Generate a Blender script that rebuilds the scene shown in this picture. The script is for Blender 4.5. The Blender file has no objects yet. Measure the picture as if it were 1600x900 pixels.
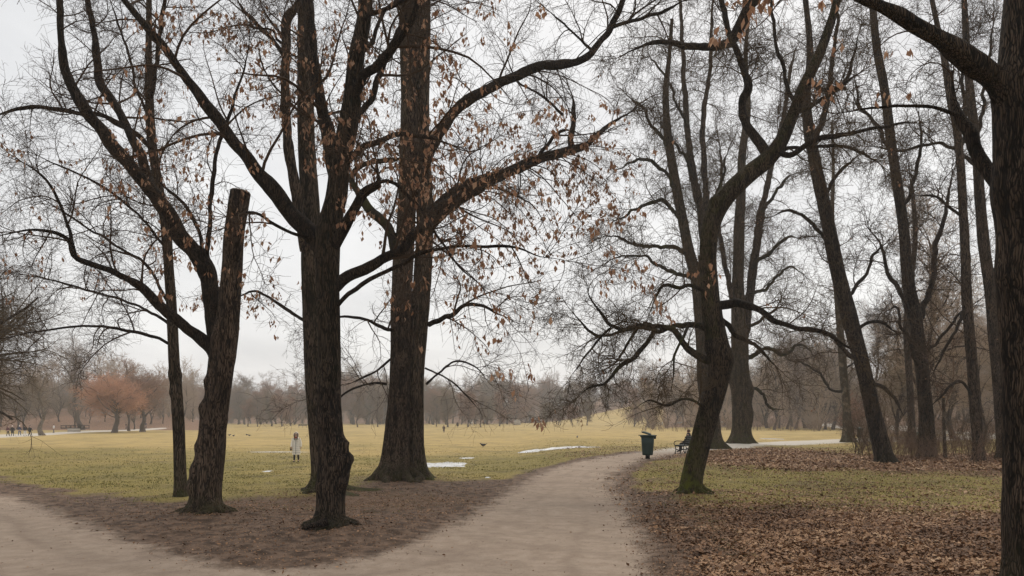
import bpy, math
import numpy as np
from mathutils import Vector
R_ = math.radians
SC = bpy.context.scene
COL = SC.collection

# ------------------------------------------------------------------ camera
FPX, HOR, CAMZ = 1244.0, 658.0, 2.4          # focal length in photo pixels, horizon row, eye height
cam_d = bpy.data.cameras.new("camera")
cam = bpy.data.objects.new("camera", cam_d)
COL.objects.link(cam)
cam.location = (0, 0, CAMZ)
cam.rotation_euler = (R_(90), 0, 0)
cam_d.sensor_width = 36
cam_d.lens = 36 * FPX / 1600
cam_d.shift_y = (HOR - 450) / 1600
cam_d.clip_start = 0.1
cam_d.clip_end = 4000
SC.camera = cam

# ------------------------------------------------------------------ sky, sun, exposure
SUN_EL, SUN_AZ = 50.0, 20.0                  # azimuth measured from +Y towards +X
w = bpy.data.worlds.new("World")
SC.world = w
w.use_nodes = True
nt = w.node_tree
nt.nodes.clear()
def wn(t, **k):
    n = nt.nodes.new(t)
    for a, b in k.items():
        setattr(n, a, b)
    return n
sky = wn("ShaderNodeTexSky", sky_type='NISHITA', sun_disc=False)
sky.sun_elevation = R_(SUN_EL)
sky.sun_rotation = R_(SUN_AZ)
sky.air_density = 1.0
sky.dust_density = 4.0
tc = wn("ShaderNodeTexCoord")
sep = wn("ShaderNodeSeparateXYZ")
nt.links.new(tc.outputs['Generated'], sep.inputs[0])
zc = wn("ShaderNodeMath", operation='ADD'); zc.inputs[1].default_value = 0.22
nt.links.new(sep.outputs[2], zc.inputs[0])
zm = wn("ShaderNodeMath", operation='MAXIMUM'); zm.inputs[1].default_value = 0.08
nt.links.new(zc.outputs[0], zm.inputs[0])
dx = wn("ShaderNodeMath", operation='DIVIDE'); dy = wn("ShaderNodeMath", operation='DIVIDE')
for dd, o in ((dx, 0), (dy, 1)):
    nt.links.new(sep.outputs[o], dd.inputs[0]); nt.links.new(zm.outputs[0], dd.inputs[1])
cmb = wn("ShaderNodeCombineXYZ")
nt.links.new(dx.outputs[0], cmb.inputs[0]); nt.links.new(dy.outputs[0], cmb.inputs[1])
nz = wn("ShaderNodeTexNoise"); nz.inputs['Scale'].default_value = 1.3; nz.inputs['Detail'].default_value = 7
nz.inputs['Roughness'].default_value = 0.55; nz.inputs['Distortion'].default_value = 0.3
nt.links.new(cmb.outputs[0], nz.inputs['Vector'])
cr = wn("ShaderNodeValToRGB")
cr.color_ramp.elements[0].position = 0.36; cr.color_ramp.elements[0].color = (5.05, 5.08, 5.14, 1)
cr.color_ramp.elements[1].position = 0.64; cr.color_ramp.elements[1].color = (6.55, 6.55, 6.5, 1)
nt.links.new(nz.outputs['Fac'], cr.inputs[0])
mx = wn("ShaderNodeMixRGB"); mx.inputs[0].default_value = 0.92
nt.links.new(sky.outputs[0], mx.inputs[1]); nt.links.new(cr.outputs[0], mx.inputs[2])
bg = wn("ShaderNodeBackground"); bg.inputs[1].default_value = 0.1
nt.links.new(mx.outputs[0], bg.inputs[0])
out = wn("ShaderNodeOutputWorld")
nt.links.new(bg.outputs[0], out.inputs[0])

sun_d = bpy.data.lights.new("sun", 'SUN')
sun_d.energy = 1.4
sun_d.angle = R_(60)
sun_d.color = (1, 0.92, 0.80)
sun = bpy.data.objects.new("sun", sun_d)
COL.objects.link(sun)
sv = Vector((math.sin(R_(SUN_AZ)) * math.cos(R_(SUN_EL)), math.cos(R_(SUN_AZ)) * math.cos(R_(SUN_EL)), math.sin(R_(SUN_EL))))
sun.rotation_euler = (-sv).to_track_quat('-Z', 'Y').to_euler()
sun.location = (0, 0, 60)
vs = SC.view_settings
vs.view_transform = 'Standard'
vs.look = 'None'
vs.gamma = 1
vs.use_curve_mapping = False
vs.exposure = 0.60
cy = SC.cycles
cy.max_bounces = 5
cy.diffuse_bounces = 2
cy.glossy_bounces = 2
cy.transmission_bounces = 2
cy.transparent_max_bounces = 8
cy.volume_bounces = 1
cy.use_denoising = True
cy.denoiser = 'OPENIMAGEDENOISE'
cy.denoising_input_passes = 'RGB_ALBEDO_NORMAL'
cy.denoising_prefilter = 'ACCURATE'

# ------------------------------------------------------------------ maths helpers
def sstep(t):
    t = np.clip(t, 0, 1)
    return t * t * (3 - 2 * t)
def hash2(i, j, s):
    n = (i * 374761393 + j * 668265263 + s * 974634533) & 0x7fffffff
    n = ((n ^ (n >> 13)) * 1274126177) & 0x7fffffff
    n = (n ^ (n >> 16)) & 0xffff
    return n / 65535.0
def vnoise(x, y, s=0):
    xi = np.floor(x).astype(np.int64); yi = np.floor(y).astype(np.int64)
    fx = x - xi; fy = y - yi
    fx = fx * fx * (3 - 2 * fx); fy = fy * fy * (3 - 2 * fy)
    a = hash2(xi, yi, s); b = hash2(xi + 1, yi, s); c = hash2(xi, yi + 1, s); d = hash2(xi + 1, yi + 1, s)
    return (a * (1 - fx) + b * fx) * (1 - fy) + (c * (1 - fx) + d * fx) * fy
def fbm(x, y, s=0, o=4):
    r = 0; a = .5
    for k in range(o):
        r = r + a * vnoise(x * 2 ** k + 13.7 * k, y * 2 ** k + 7.1 * k, s + k); a *= .5
    return r / (1 - .5 ** o)
def zg(x, y):
    """height of the ground"""
    x = np.asarray(x, float); y = np.asarray(y, float)
    z = 0.5 * sstep((y - 27) / 14) * sstep((x + 1) / 6) * (1 - 0.5 * sstep((y - 80) / 120))
    z = z + 1.15 * sstep((y - 110) / 260)
    u = x / np.maximum(y, 1.0)
    z = z + 9.0 * sstep((y - 395) / 130) * sstep((.2 - u) / .1)
    z = z + 7.0 * sstep((y - 205) / 110) * sstep((u - .19) / .08) + 4.0 * sstep((y - 120) / 90) * sstep((u - .42) / .1)
    z = z + 6.0 * sstep((y - 185) / 90) * sstep((-.36 - u) / .1)
    z = z + 11.0 * sstep((x - 8) / 75) * sstep((y - 300) / 70)
    return z
def ground_px(px, py):
    """world point where the ray through a photo pixel meets the ground"""
    dx_, dz = (px - 800) / FPX, (HOR - py) / FPX
    lo, hi = 1.0, None
    t = 1.0
    while t < 900:
        if CAMZ + dz * t < float(zg(dx_ * t, t)):
            hi = t; break
        lo = t; t *= 1.03
    if hi is None:
        hi = lo = 900.0
    for _ in range(30):
        m = (lo + hi) / 2
        if CAMZ + dz * m < float(zg(dx_ * m, m)): hi = m
        else: lo = m
    return np.array([dx_ * hi, hi, float(zg(dx_ * hi, hi))])
def px3(px, py, y):
    return np.array([(px - 800) / FPX * y, y, CAMZ + (HOR - py) / FPX * y])
def norm(v):
    return v / np.maximum(np.linalg.norm(v, axis=-1, keepdims=True), 1e-9)

# ------------------------------------------------------------------ object helpers
def tag(o, label=None, cat=None, group=None, kind=None):
    if label: o['label'] = label
    if cat: o['category'] = cat
    if group: o['group'] = group
    if kind: o['kind'] = kind
    return o
def empty(name, loc, label, cat, group=None, rz=0):
    o = bpy.data.objects.new(name, None)
    COL.objects.link(o)
    o.empty_display_size = 0.2
    o.location = [float(v) for v in loc]
    o.rotation_euler = (0, 0, rz)
    return tag(o, label, cat, group)
class Geo:
    def __init__(self):
        self.V = []; self.F = []; self.n = 0; self.A = {}
    def add(self, v, f, **attrs):
        v = np.asarray(v, float).reshape(-1, 3)
        f = np.asarray(f, int)
        self.V.append(v); self.F.append(f + self.n); self.n += len(v)
        for k, a in attrs.items():
            self.A.setdefault(k, []).append(np.asarray(a, float).ravel())
        return self
    def mesh(self, name, mat, smooth=True):
        me = bpy.data.meshes.new(name)
        V = np.concatenate(self.V) if self.V else np.zeros((0, 3))
        me.vertices.add(len(V)); me.vertices.foreach_set('co', V.astype(np.float32).ravel())
        loops, start, k = [], [], 0
        for f in self.F:
            if len(f) == 0: continue
            loops.append(f.ravel()); start.append(k + np.arange(len(f)) * f.shape[1]); k += f.size
        L = np.concatenate(loops); st = np.concatenate(start)
        me.loops.add(len(L)); me.loops.foreach_set('vertex_index', L.astype(np.int32))
        me.polygons.add(len(st)); me.polygons.foreach_set('loop_start', st.astype(np.int32))
        if smooth: me.polygons.foreach_set('use_smooth', np.ones(len(st), bool))
        for a, lst in self.A.items():
            at = me.attributes.new(a, 'FLOAT', 'POINT')
            at.data.foreach_set('value', np.concatenate(lst).astype(np.float32))
        me.update(calc_edges=True)
        if mat: me.materials.append(mat)
        return me
    def build(self, name, mat, parent=None, smooth=True, rel=True, flat=False):
        me = self.mesh(name, mat, smooth)
        o = bpy.data.objects.new(name, me)
        COL.objects.link(o)
        if parent is not None:
            o.parent = parent
            if rel:
                org = np.array(parent.matrix_basis.translation)
                p = parent.parent
                while p is not None:
                    org = org + np.array(p.matrix_basis.translation); p = p.parent
                co = np.empty(len(me.vertices) * 3, np.float32); me.vertices.foreach_get('co', co)
                co = co.reshape(-1, 3) - org.astype(np.float32)
                me.vertices.foreach_set('co', co.ravel()); me.update()
        return o
def copy_tree(o, parent=None):
    c = o.copy(); COL.objects.link(c)
    if parent is not None: c.parent = parent
    for ch in o.children: copy_tree(ch, c)
    return c

def box(g, c, s, rot=None):
    c = np.asarray(c, float); s = np.asarray(s, float) / 2
    v = np.array([[x, y, z] for x in (-1, 1) for y in (-1, 1) for z in (-1, 1)], float) * s
    if rot is not None: v = v @ np.asarray(rot).T
    g.add(v + c, [[0, 1, 3, 2], [4, 6, 7, 5], [0, 4, 5, 1], [2, 3, 7, 6], [0, 2, 6, 4], [1, 5, 7, 3]])
def rz(a):
    c, s = math.cos(a), math.sin(a)
    return np.array([[c, -s, 0], [s, c, 0], [0, 0, 1.]])
def loft(g, rings, cap=True):
    """rings: list of closed loops with the same vertex count"""
    k = len(rings[0]); n = len(rings)
    v = np.concatenate(rings)
    i = np.arange(k); j = (i + 1) % k
    f = np.concatenate([np.stack([r * k + i, r * k + j, (r + 1) * k + j, (r + 1) * k + i], 1) for r in range(n - 1)])
    b = g.n
    g.add(v, f)
    if cap:
        g.F.append(np.array([b + i[::-1]])); g.F.append(np.array([b + (n - 1) * k + i]))
def ring(c, rx, ry, k=16, p=2.0, a0=0.0):
    a = np.arange(k) / k * 2 * np.pi + a0
    ca, sa = np.cos(a), np.sin(a)
    return np.stack([c[0] + rx * np.sign(ca) * np.abs(ca) ** (2 / p), c[1] + ry * np.sign(sa) * np.abs(sa) ** (2 / p), np.full(k, c[2])], 1)
def tubes(P, R, k=4, ref=None, cap=False, disp=None):
    """P (N,S,3), R (N,S) -> vertices and quads of N tubes with k sides"""
    P = np.asarray(P, float); R = np.asarray(R, float)
    N, S, _ = P.shape
    T = norm(np.gradient(P, axis=1))
    if ref is None:
        m = norm(P[:, -1] - P[:, 0])
        rf = np.where(np.abs(m[:, 2:3]) < 0.7, np.array([[0, 0, 1.]]), np.array([[0, 1., 0]]))[:, None, :]
    else:
        rf = np.broadcast_to(np.asarray(ref, float), (N, 1, 3))
    n1 = norm(np.cross(T, np.broadcast_to(rf, T.shape)))
    n2 = np.cross(T, n1)
    a = np.arange(k) / k * 2 * np.pi
    RR = R[:, :, None] * (np.ones((1, 1, k)) if disp is None else disp)
    V = P[:, :, None, :] + RR[..., None] * (np.cos(a)[None, None, :, None] * n1[:, :, None, :] + np.sin(a)[None, None, :, None] * n2[:, :, None, :])
    i = np.arange(k); j = (i + 1) % k
    s = np.arange(S - 1)[:, None] * k
    q = np.stack([s + i, s + j, s + k + j, s + k + i], -1).reshape(-1, 4)
    F = (np.arange(N)[:, None, None] * (S * k) + q[None]).reshape(-1, 4)
    return V.reshape(-1, 3), F

# ------------------------------------------------------------------ materials
class NB:
    def __init__(self, name):
        self.m = bpy.data.materials.new(name); self.m.use_nodes = True
        self.t = self.m.node_tree; self.t.nodes.clear()
        self.out = self.t.nodes.new("ShaderNodeOutputMaterial")
        self.b = self.t.nodes.new("ShaderNodeBsdfPrincipled")
        self.t.links.new(self.b.outputs[0], self.out.inputs[0])
        self.b.inputs['Specular IOR Level'].default_value = 0.25
    def n(self, t, **k):
        x = self.t.nodes.new(t)
        for a, v in k.items(): setattr(x, a, v)
        return x
    def l(self, a, b): self.t.links.new(a, b)
    def val(self, x, sock):
        if isinstance(x, (int, float)): sock.default_value = x
        elif isinstance(x, tuple): sock.default_value = x if len(x) == 4 else (*x, 1)
        else: self.l(x, sock)
    def math(self, op, a, b=0.0, clamp=False):
        x = self.n("ShaderNodeMath", operation=op, use_clamp=clamp)
        self.val(a, x.inputs[0]); self.val(b, x.inputs[1])
        return x.outputs[0]
    def mix(self, f, a, b, mode='MIX'):
        x = self.n("ShaderNodeMixRGB", blend_type=mode)
        self.val(f, x.inputs[0]); self.val(a, x.inputs[1]); self.val(b, x.inputs[2])
        return x.outputs[0]
    def noise(self, scale, detail=4, rough=.55, vec=None, dist=0.0):
        x = self.n("ShaderNodeTexNoise")
        x.inputs['Scale'].default_value = scale; x.inputs['Detail'].default_value = detail
        x.inputs['Roughness'].default_value = rough; x.inputs['Distortion'].default_value = dist
        if vec is not None: self.l(vec, x.inputs['Vector'])
        return x.outputs['Fac']
    def mapping(self, vec, scale, rot=(0, 0, 0), loc=(0, 0, 0)):
        x = self.n("ShaderNodeMapping"); x.inputs['Scale'].default_value = scale; x.inputs['Rotation'].default_value = rot
        x.inputs['Location'].default_value = loc
        self.l(vec, x.inputs['Vector']); return x.outputs[0]
    def ramp(self, f, stops):
        x = self.n("ShaderNodeValToRGB"); cr_ = x.color_ramp
        while len(cr_.elements) < len(stops): cr_.elements.new(0.5)
        for e, (p, c) in zip(cr_.elements, stops):
            e.position = p; e.color = c if len(c) == 4 else (*c, 1)
        self.l(f, x.inputs[0]); return x.outputs[0]
    def sm(self, f, a, b):
        x = self.n("ShaderNodeMapRange", interpolation_type='SMOOTHSTEP')
        x.inputs['From Min'].default_value = a; x.inputs['From Max'].default_value = b
        self.l(f, x.inputs['Value']); return x.outputs[0]
    def bump(self, h, strength, dist):
        x = self.n("ShaderNodeBump"); x.inputs['Strength'].default_value = strength; x.inputs['Distance'].default_value = dist
        self.l(h, x.inputs['Height']); self.l(x.outputs[0], self.b.inputs['Normal'])
    def attr(self, a):
        x = self.n("ShaderNodeAttribute", attribute_name=a); return x.outputs['Fac']
    def objco(self): return self.n("ShaderNodeTexCoord").outputs['Object']
    def pos(self): return self.n("ShaderNodeNewGeometry").outputs['Position']

def bark_mat(name, dark, light, moss=0.0, moss_col=(0.07, 0.075, 0.018), scale=1.0, moss_h=1.2, pale=0.0, use_attr=True):
    b = NB(name)
    co = b.objco()
    wv = b.n('ShaderNodeVectorMath', operation='MULTIPLY_ADD'); wn_ = b.n('ShaderNodeTexNoise'); wn_.inputs['Scale'].default_value = 2.2; wn_.inputs['Detail'].default_value = 4; b.l(co, wn_.inputs['Vector']); b.l(wn_.outputs['Color'], wv.inputs[0]); wv.inputs[1].default_value = (.16, .16, .16); b.l(co, wv.inputs[2])
    co2 = wv.outputs[0]
    st = b.mapping(co2, (14 * scale, 14 * scale, 1.0 * scale))
    f1 = b.noise(1.6, 6, .6, st, 0.6)
    vo = b.n("ShaderNodeTexVoronoi", feature='DISTANCE_TO_EDGE')
    vo.inputs['Scale'].default_value = 1.9
    b.l(b.mapping(co2, (17 * scale, 17 * scale, 1.25 * scale)), vo.inputs['Vector'])
    fis = b.math('ADD', b.math('MULTIPLY', b.sm(vo.outputs['Distance'], 0.0, 0.32), .75), .25)
    h = b.math('MULTIPLY', b.math('ADD', b.math('MULTIPLY', f1, .6), .4), fis)
    f2 = b.noise(1.0, 5, .6, b.mapping(co2, (7 * scale, 7 * scale, .9 * scale)), .4)
    h = b.math('MULTIPLY', h, b.math('ADD', b.math('MULTIPLY', b.sm(f2, .35, .62), .7), .45))
    big = b.noise(0.9, 3, .5, co)
    col = b.mix(b.sm(h, 0.12, 0.58), dark, light)
    col = b.mix(b.math('MULTIPLY', b.sm(big, .35, .7), .45), col, tuple(v * .62 for v in dark))
    if pale:
        pn = b.noise(1.7, 4, .6, co)
        col = b.mix(b.math('MULTIPLY', b.sm(pn, .5, .68), pale), col, tuple(min(1, v * 2.1) for v in light))
    if moss and use_attr:
        mn = b.noise(5.0, 5, .6, co)
        mk = b.math('MULTIPLY', b.attr('moss'), b.sm(mn, .30, .62))
        col = b.mix(b.math('MULTIPLY', mk, moss, True), col, moss_col)
    elif moss:
        mn = b.noise(2.2, 5, .6, co)
        col = b.mix(b.math('MULTIPLY', b.sm(mn, .45, .7), moss), col, moss_col)
    b.l(col, b.b.inputs['Base Color'])
    b.b.inputs['Roughness'].default_value = 0.9
    b.b.inputs['Specular IOR Level'].default_value = 0.12
    b.bump(h, 1.0, 0.05 / scale)
    return b.m
def plain(name, col, rough=.6, var=.25, scale=6.0, metal=0.0, spec=.3):
    b = NB(name)
    f = b.noise(scale, 5, .6, b.objco())
    b.l(b.mix(b.math('MULTIPLY', f, 1.0), tuple(v * (1 - var) for v in col), tuple(min(1, v * (1 + var)) for v in col)), b.b.inputs['Base Color'])
    b.b.inputs['Roughness'].default_value = rough; b.b.inputs['Metallic'].default_value = metal
    b.b.inputs['Specular IOR Level'].default_value = spec
    return b.m
def leaf_mat(name, stops, rough=.65, thin=0.0):
    b = NB(name)
    c = b.ramp(b.attr('rnd'), stops)
    n = b.noise(40, 3, .6, b.objco())
    b.l(b.mix(b.math('MULTIPLY', n, .5), c, (0.02, 0.012, 0.008), 'MIX'), b.b.inputs['Base Color'])
    b.b.inputs['Roughness'].default_value = rough
    if thin:                                               # light shines through a dry leaf
        tr = b.n("ShaderNodeBsdfTranslucent"); b.l(c, tr.inputs[0])
        mx_ = b.n("ShaderNodeMixShader"); mx_.inputs[0].default_value = thin
        b.l(b.b.outputs[0], mx_.inputs[1]); b.l(tr.outputs[0], mx_.inputs[2]); b.l(mx_.outputs[0], b.out.inputs[0])
    return b.m

M = {}
M['bark'] = bark_mat('lime_bark', (0.012, 0.008, 0.0055), (0.165, 0.113, 0.080), moss=.9, moss_col=(0.055, 0.052, 0.016))
M['bark_black'] = bark_mat('dark_wet_bark', (0.005, 0.0036, 0.0028), (0.105, 0.073, 0.052), moss=.75, moss_col=(0.035, 0.036, 0.013))
M['bark_moss'] = bark_mat('mossy_bark', (0.008, 0.0058, 0.004), (0.105, 0.073, 0.049), moss=1.0, moss_col=(0.085, 0.088, 0.014))
M['bark_brown'] = bark_mat('brown_bark', (0.013, 0.009, 0.0065), (0.165, 0.115, 0.083), moss=.8, scale=.8)
M['limb'] = bark_mat('limb_bark', (0.007, 0.005, 0.004), (0.072, 0.049, 0.034), scale=1.3)
M['limb_moss'] = bark_mat('mossy_limb_bark', (0.014, 0.011, 0.008), (0.060, 0.046, 0.030), moss=.8, moss_col=(0.06, 0.058, 0.014), scale=1.3, use_attr=False)
M['twig'] = plain('twig_bark', (0.055, 0.034, 0.021), .8, .3, 3, spec=.1)
M['twig_moss'] = plain('mossy_twig_bark', (0.072, 0.048, 0.027), .85, .35, 2, spec=.1)
M['twig_warm'] = plain('warm_twig_bark', (0.17, 0.11, 0.075), .85, .3, 2, spec=.1)
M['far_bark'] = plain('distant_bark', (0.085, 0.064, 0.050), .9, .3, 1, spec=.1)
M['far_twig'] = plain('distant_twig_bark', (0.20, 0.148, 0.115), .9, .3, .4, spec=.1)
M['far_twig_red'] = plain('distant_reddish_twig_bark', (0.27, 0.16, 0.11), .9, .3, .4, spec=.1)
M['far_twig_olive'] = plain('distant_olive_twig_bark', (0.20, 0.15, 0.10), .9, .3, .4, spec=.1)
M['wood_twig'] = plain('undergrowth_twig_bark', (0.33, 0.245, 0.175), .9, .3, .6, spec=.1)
M['willow'] = plain('willow_shoot_bark', (0.50, 0.27, 0.17), .9, .25, .5, spec=.1)
M['pale_bark'] = bark_mat('pale_peeling_bark', (0.12, 0.095, 0.07), (0.34, 0.28, 0.22), scale=.5)
M['plane_bark'] = bark_mat('blotched_bark', (0.05, 0.038, 0.028), (0.15, 0.115, 0.082), moss=.6, pale=.6, scale=.8)
M['cut_wood'] = plain('cut_wood', (0.10, 0.075, 0.055), .9, .4, 12)
M['fresh_cut'] = plain('fresh_cut_wood', (0.42, 0.22, 0.08), .8, .3, 20)
M['dead_leaf'] = leaf_mat('hanging_dead_leaf', [(0, (0.17, 0.082, 0.048)), (.5, (0.35, 0.19, 0.115)), (1, (0.52, 0.34, 0.23))], thin=.5)
M['beech_leaf'] = leaf_mat('copper_beech_leaf', [(0, (0.20, 0.085, 0.045)), (1, (0.38, 0.19, 0.11))])
M['litter'] = leaf_mat('fallen_leaf', [(0, (0.10, 0.051, 0.026)), (.35, (0.26, 0.135, 0.068)), (.75, (0.44, 0.25, 0.130)), (1, (0.64, 0.43, 0.26))])
M['grass'] = leaf_mat('grass_blade', [(0, (0.175, 0.168, 0.042)), (.5, (0.32, 0.272, 0.085)), (1, (0.54, 0.40, 0.18))])
# ------------------------------------------------------------------ the ground: one sheet cut into meadow, path and bare earth
def poly_world(pts):
    return np.array([ground_px(*p)[:2] for p in pts])
def sdist(P, X, Y):
    """signed distance to a polygon, positive inside"""
    X = X.ravel(); Y = Y.ravel()
    best = np.full(X.shape, 1e9); ins = np.zeros(X.shape, bool)
    n = len(P)
    for i in range(n):
        ax, ay = P[i]; bx, by = P[(i + 1) % n]
        ex, ey = bx - ax, by - ay
        t = np.clip(((X - ax) * ex + (Y - ay) * ey) / max(ex * ex + ey * ey, 1e-9), 0, 1)
        best = np.minimum(best, np.hypot(X - ax - t * ex, Y - ay - t * ey))
        if ay != by:
            c = ((ay > Y) != (by > Y)) & (X < (bx - ax) * (Y - ay) / (by - ay) + ax)
            ins ^= c
    return np.where(ins, best, -best)
PATH = poly_world([(-60, 757), (0, 771), (60, 792), (130, 817), (200, 842), (270, 864), (350, 884), (430, 889), (500, 884), (580, 868), (640, 850),
        (700, 820), (750, 794), (800, 766), (840, 742), (880, 728), (930, 716), (1000, 706), (1060, 698.5), (1150, 693), (1250, 688.5), (1330, 685.5), (1450, 681),
        (1700, 675), (1700, 682), (1450, 689), (1330, 691.5), (1250, 695.5), (1160, 701), (1090, 706), (1040, 713), (990, 722), (955, 740), (955, 760), (970, 785), (990, 815), (1005, 850),
        (1015, 900), (1000, 1000), (950, 1300), (900, 2500), (-3000, 2500), (-1500, 900)])
FARPATH = poly_world([(1262, 661.5), (1300, 662), (1360, 667), (1460, 672), (1700, 680), (1700, 684), (1440, 676.5), (1350, 671.5), (1300, 667), (1262, 663)])
LEFTPATH = poly_world([(-300, 681), (0, 679), (70, 676.5), (130, 673), (260, 668.2), (260, 669.6), (140, 675.5), (60, 681), (0, 684), (-300, 690)])
EARTH_L = poly_world([(-200, 725), (-60, 738), (0, 748), (60, 757), (120, 767), (200, 775), (280, 780), (380, 778), (470, 776), (540, 765), (580, 756), (640, 752), (700, 752),
        (780, 748), (830, 738), (880, 725), (940, 712), (1000, 703), (1010, 720), (900, 800), (600, 900), (0, 900), (-300, 850)])
LITTER_R = poly_world([(975, 800), (1040, 780), (1100, 784), (1200, 788), (1300, 792), (1400, 797), (1500, 800), (1600, 800), (1750, 800), (1900, 1000), (1700, 2500), (950, 2500), (1000, 1000), (1010, 900)])
LITTER_B = poly_world([(1060, 716), (1110, 703), (1200, 699), (1300, 707), (1350, 712), (1450, 710), (1570, 706), (1750, 700), (1900, 760), (1570, 746), (1400, 738), (1250, 736), (1150, 729), (1090, 724)])
MOUNDS = [(ground_px(512, 826)[:2], 1.0, .14), (ground_px(322, 806)[:2], 1.1, .14), (ground_px(625, 752)[:2], 1.9, .16), (ground_px(1083, 774)[:2], .9, .10), (ground_px(1158, 697)[:2], 2.0, .25), (ground_px(505, 772)[:2], 1.2, .12), (ground_px(1325, 690)[:2], 1.0, .15)]

def ground_masks(X, Y):
    sh = X.shape
    x, y = X.ravel(), Y.ravel()
    r = np.hypot(x, y)
    wob = (fbm(x * .9, y * .9, 3) - .5) * np.clip(r * .035, .5, 1.6)
    dp = sdist(PATH, x, y) + wob * .8
    dp2 = np.maximum(sdist(FARPATH, x, y), sdist(LEFTPATH, x, y))
    path = np.maximum(sstep(.5 + dp / np.clip(r * .10, 1.5, 3.0)), sstep(.5 + dp2 / .8))
    wob2 = (fbm(x * .55, y * .55, 9) - .5) * 2.2
    earth = np.maximum(sstep(.5 + (sdist(EARTH_L, x, y) + wob2 * 1.5) / 3.0), np.maximum(sstep(.5 + (dp + .9) / 1.4), sstep(.5 + (dp + 2.0) / 2.6) * (r < 27) * (x > 0)) * (r < 50))
    dl0 = np.maximum(sdist(LITTER_R, x, y) - 1.6 * sstep((dp + 4.5) / 4) * (x > 0), sdist(LITTER_B, x, y))
    dl = dl0 + wob2 * 1.6 - .6
    litter = sstep(.5 + dl / 6.0)
    # litter on the bare soil under the three trees
    lx = np.exp(-(((x + 5.0) / 5.5) ** 2 + ((y - 24) / 5.0) ** 2) * 1.1) * earth * (1 - path)
    litter = np.clip(np.maximum(litter, lx * .75), 0, 1) * (1 - path * .9)
    u = x / np.maximum(y, 1.0)
    wood = np.maximum.reduce([sstep((y - 385) / 15) * (u < .15), sstep((y - 205) / 20) * sstep((u - .18) / .02), sstep((y - 110) / 20) * sstep((u - .40) / .03), sstep((y - 182) / 10) * sstep((-.36 - u) / .03)])
    litter = np.where(y > 60, np.maximum(litter, wood), litter)
    straw = np.clip(sstep((y - 30) / 60) * .85 + (fbm(x * .12, y * .12, 21) - .5) * 1.3 + .08, 0, 1)
    return [a.reshape(sh) for a in (path, earth, litter, straw)]
def ground_z(X, Y, masks=None):
    z = zg(X, Y)
    r = np.hypot(X, Y)
    if masks is None: masks = ground_masks(X, Y)
    path, earth, litter, straw = masks
    near = sstep((70 - r) / 40)
    soil = np.clip(np.maximum(earth, litter), 0, 1) * (1 - path)
    z = z + near * (soil * ((fbm(X * 2.2, Y * 2.2, 31) - .5) * .12 + (fbm(X * 7, Y * 7, 33, 3) - .5) * .05) + (1 - soil) * (1 - path) * ((fbm(X * 1.6, Y * 1.6, 35) - .5) * .10 + .02)
                    + path * ((fbm(X * .7, Y * .7, 36) - .5) * .05 - .03))
    for (c, s, h) in MOUNDS:
        z = z + h * np.exp(-((X - c[0]) ** 2 + (Y - c[1]) ** 2) / (2 * s * s))
    return z

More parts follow.
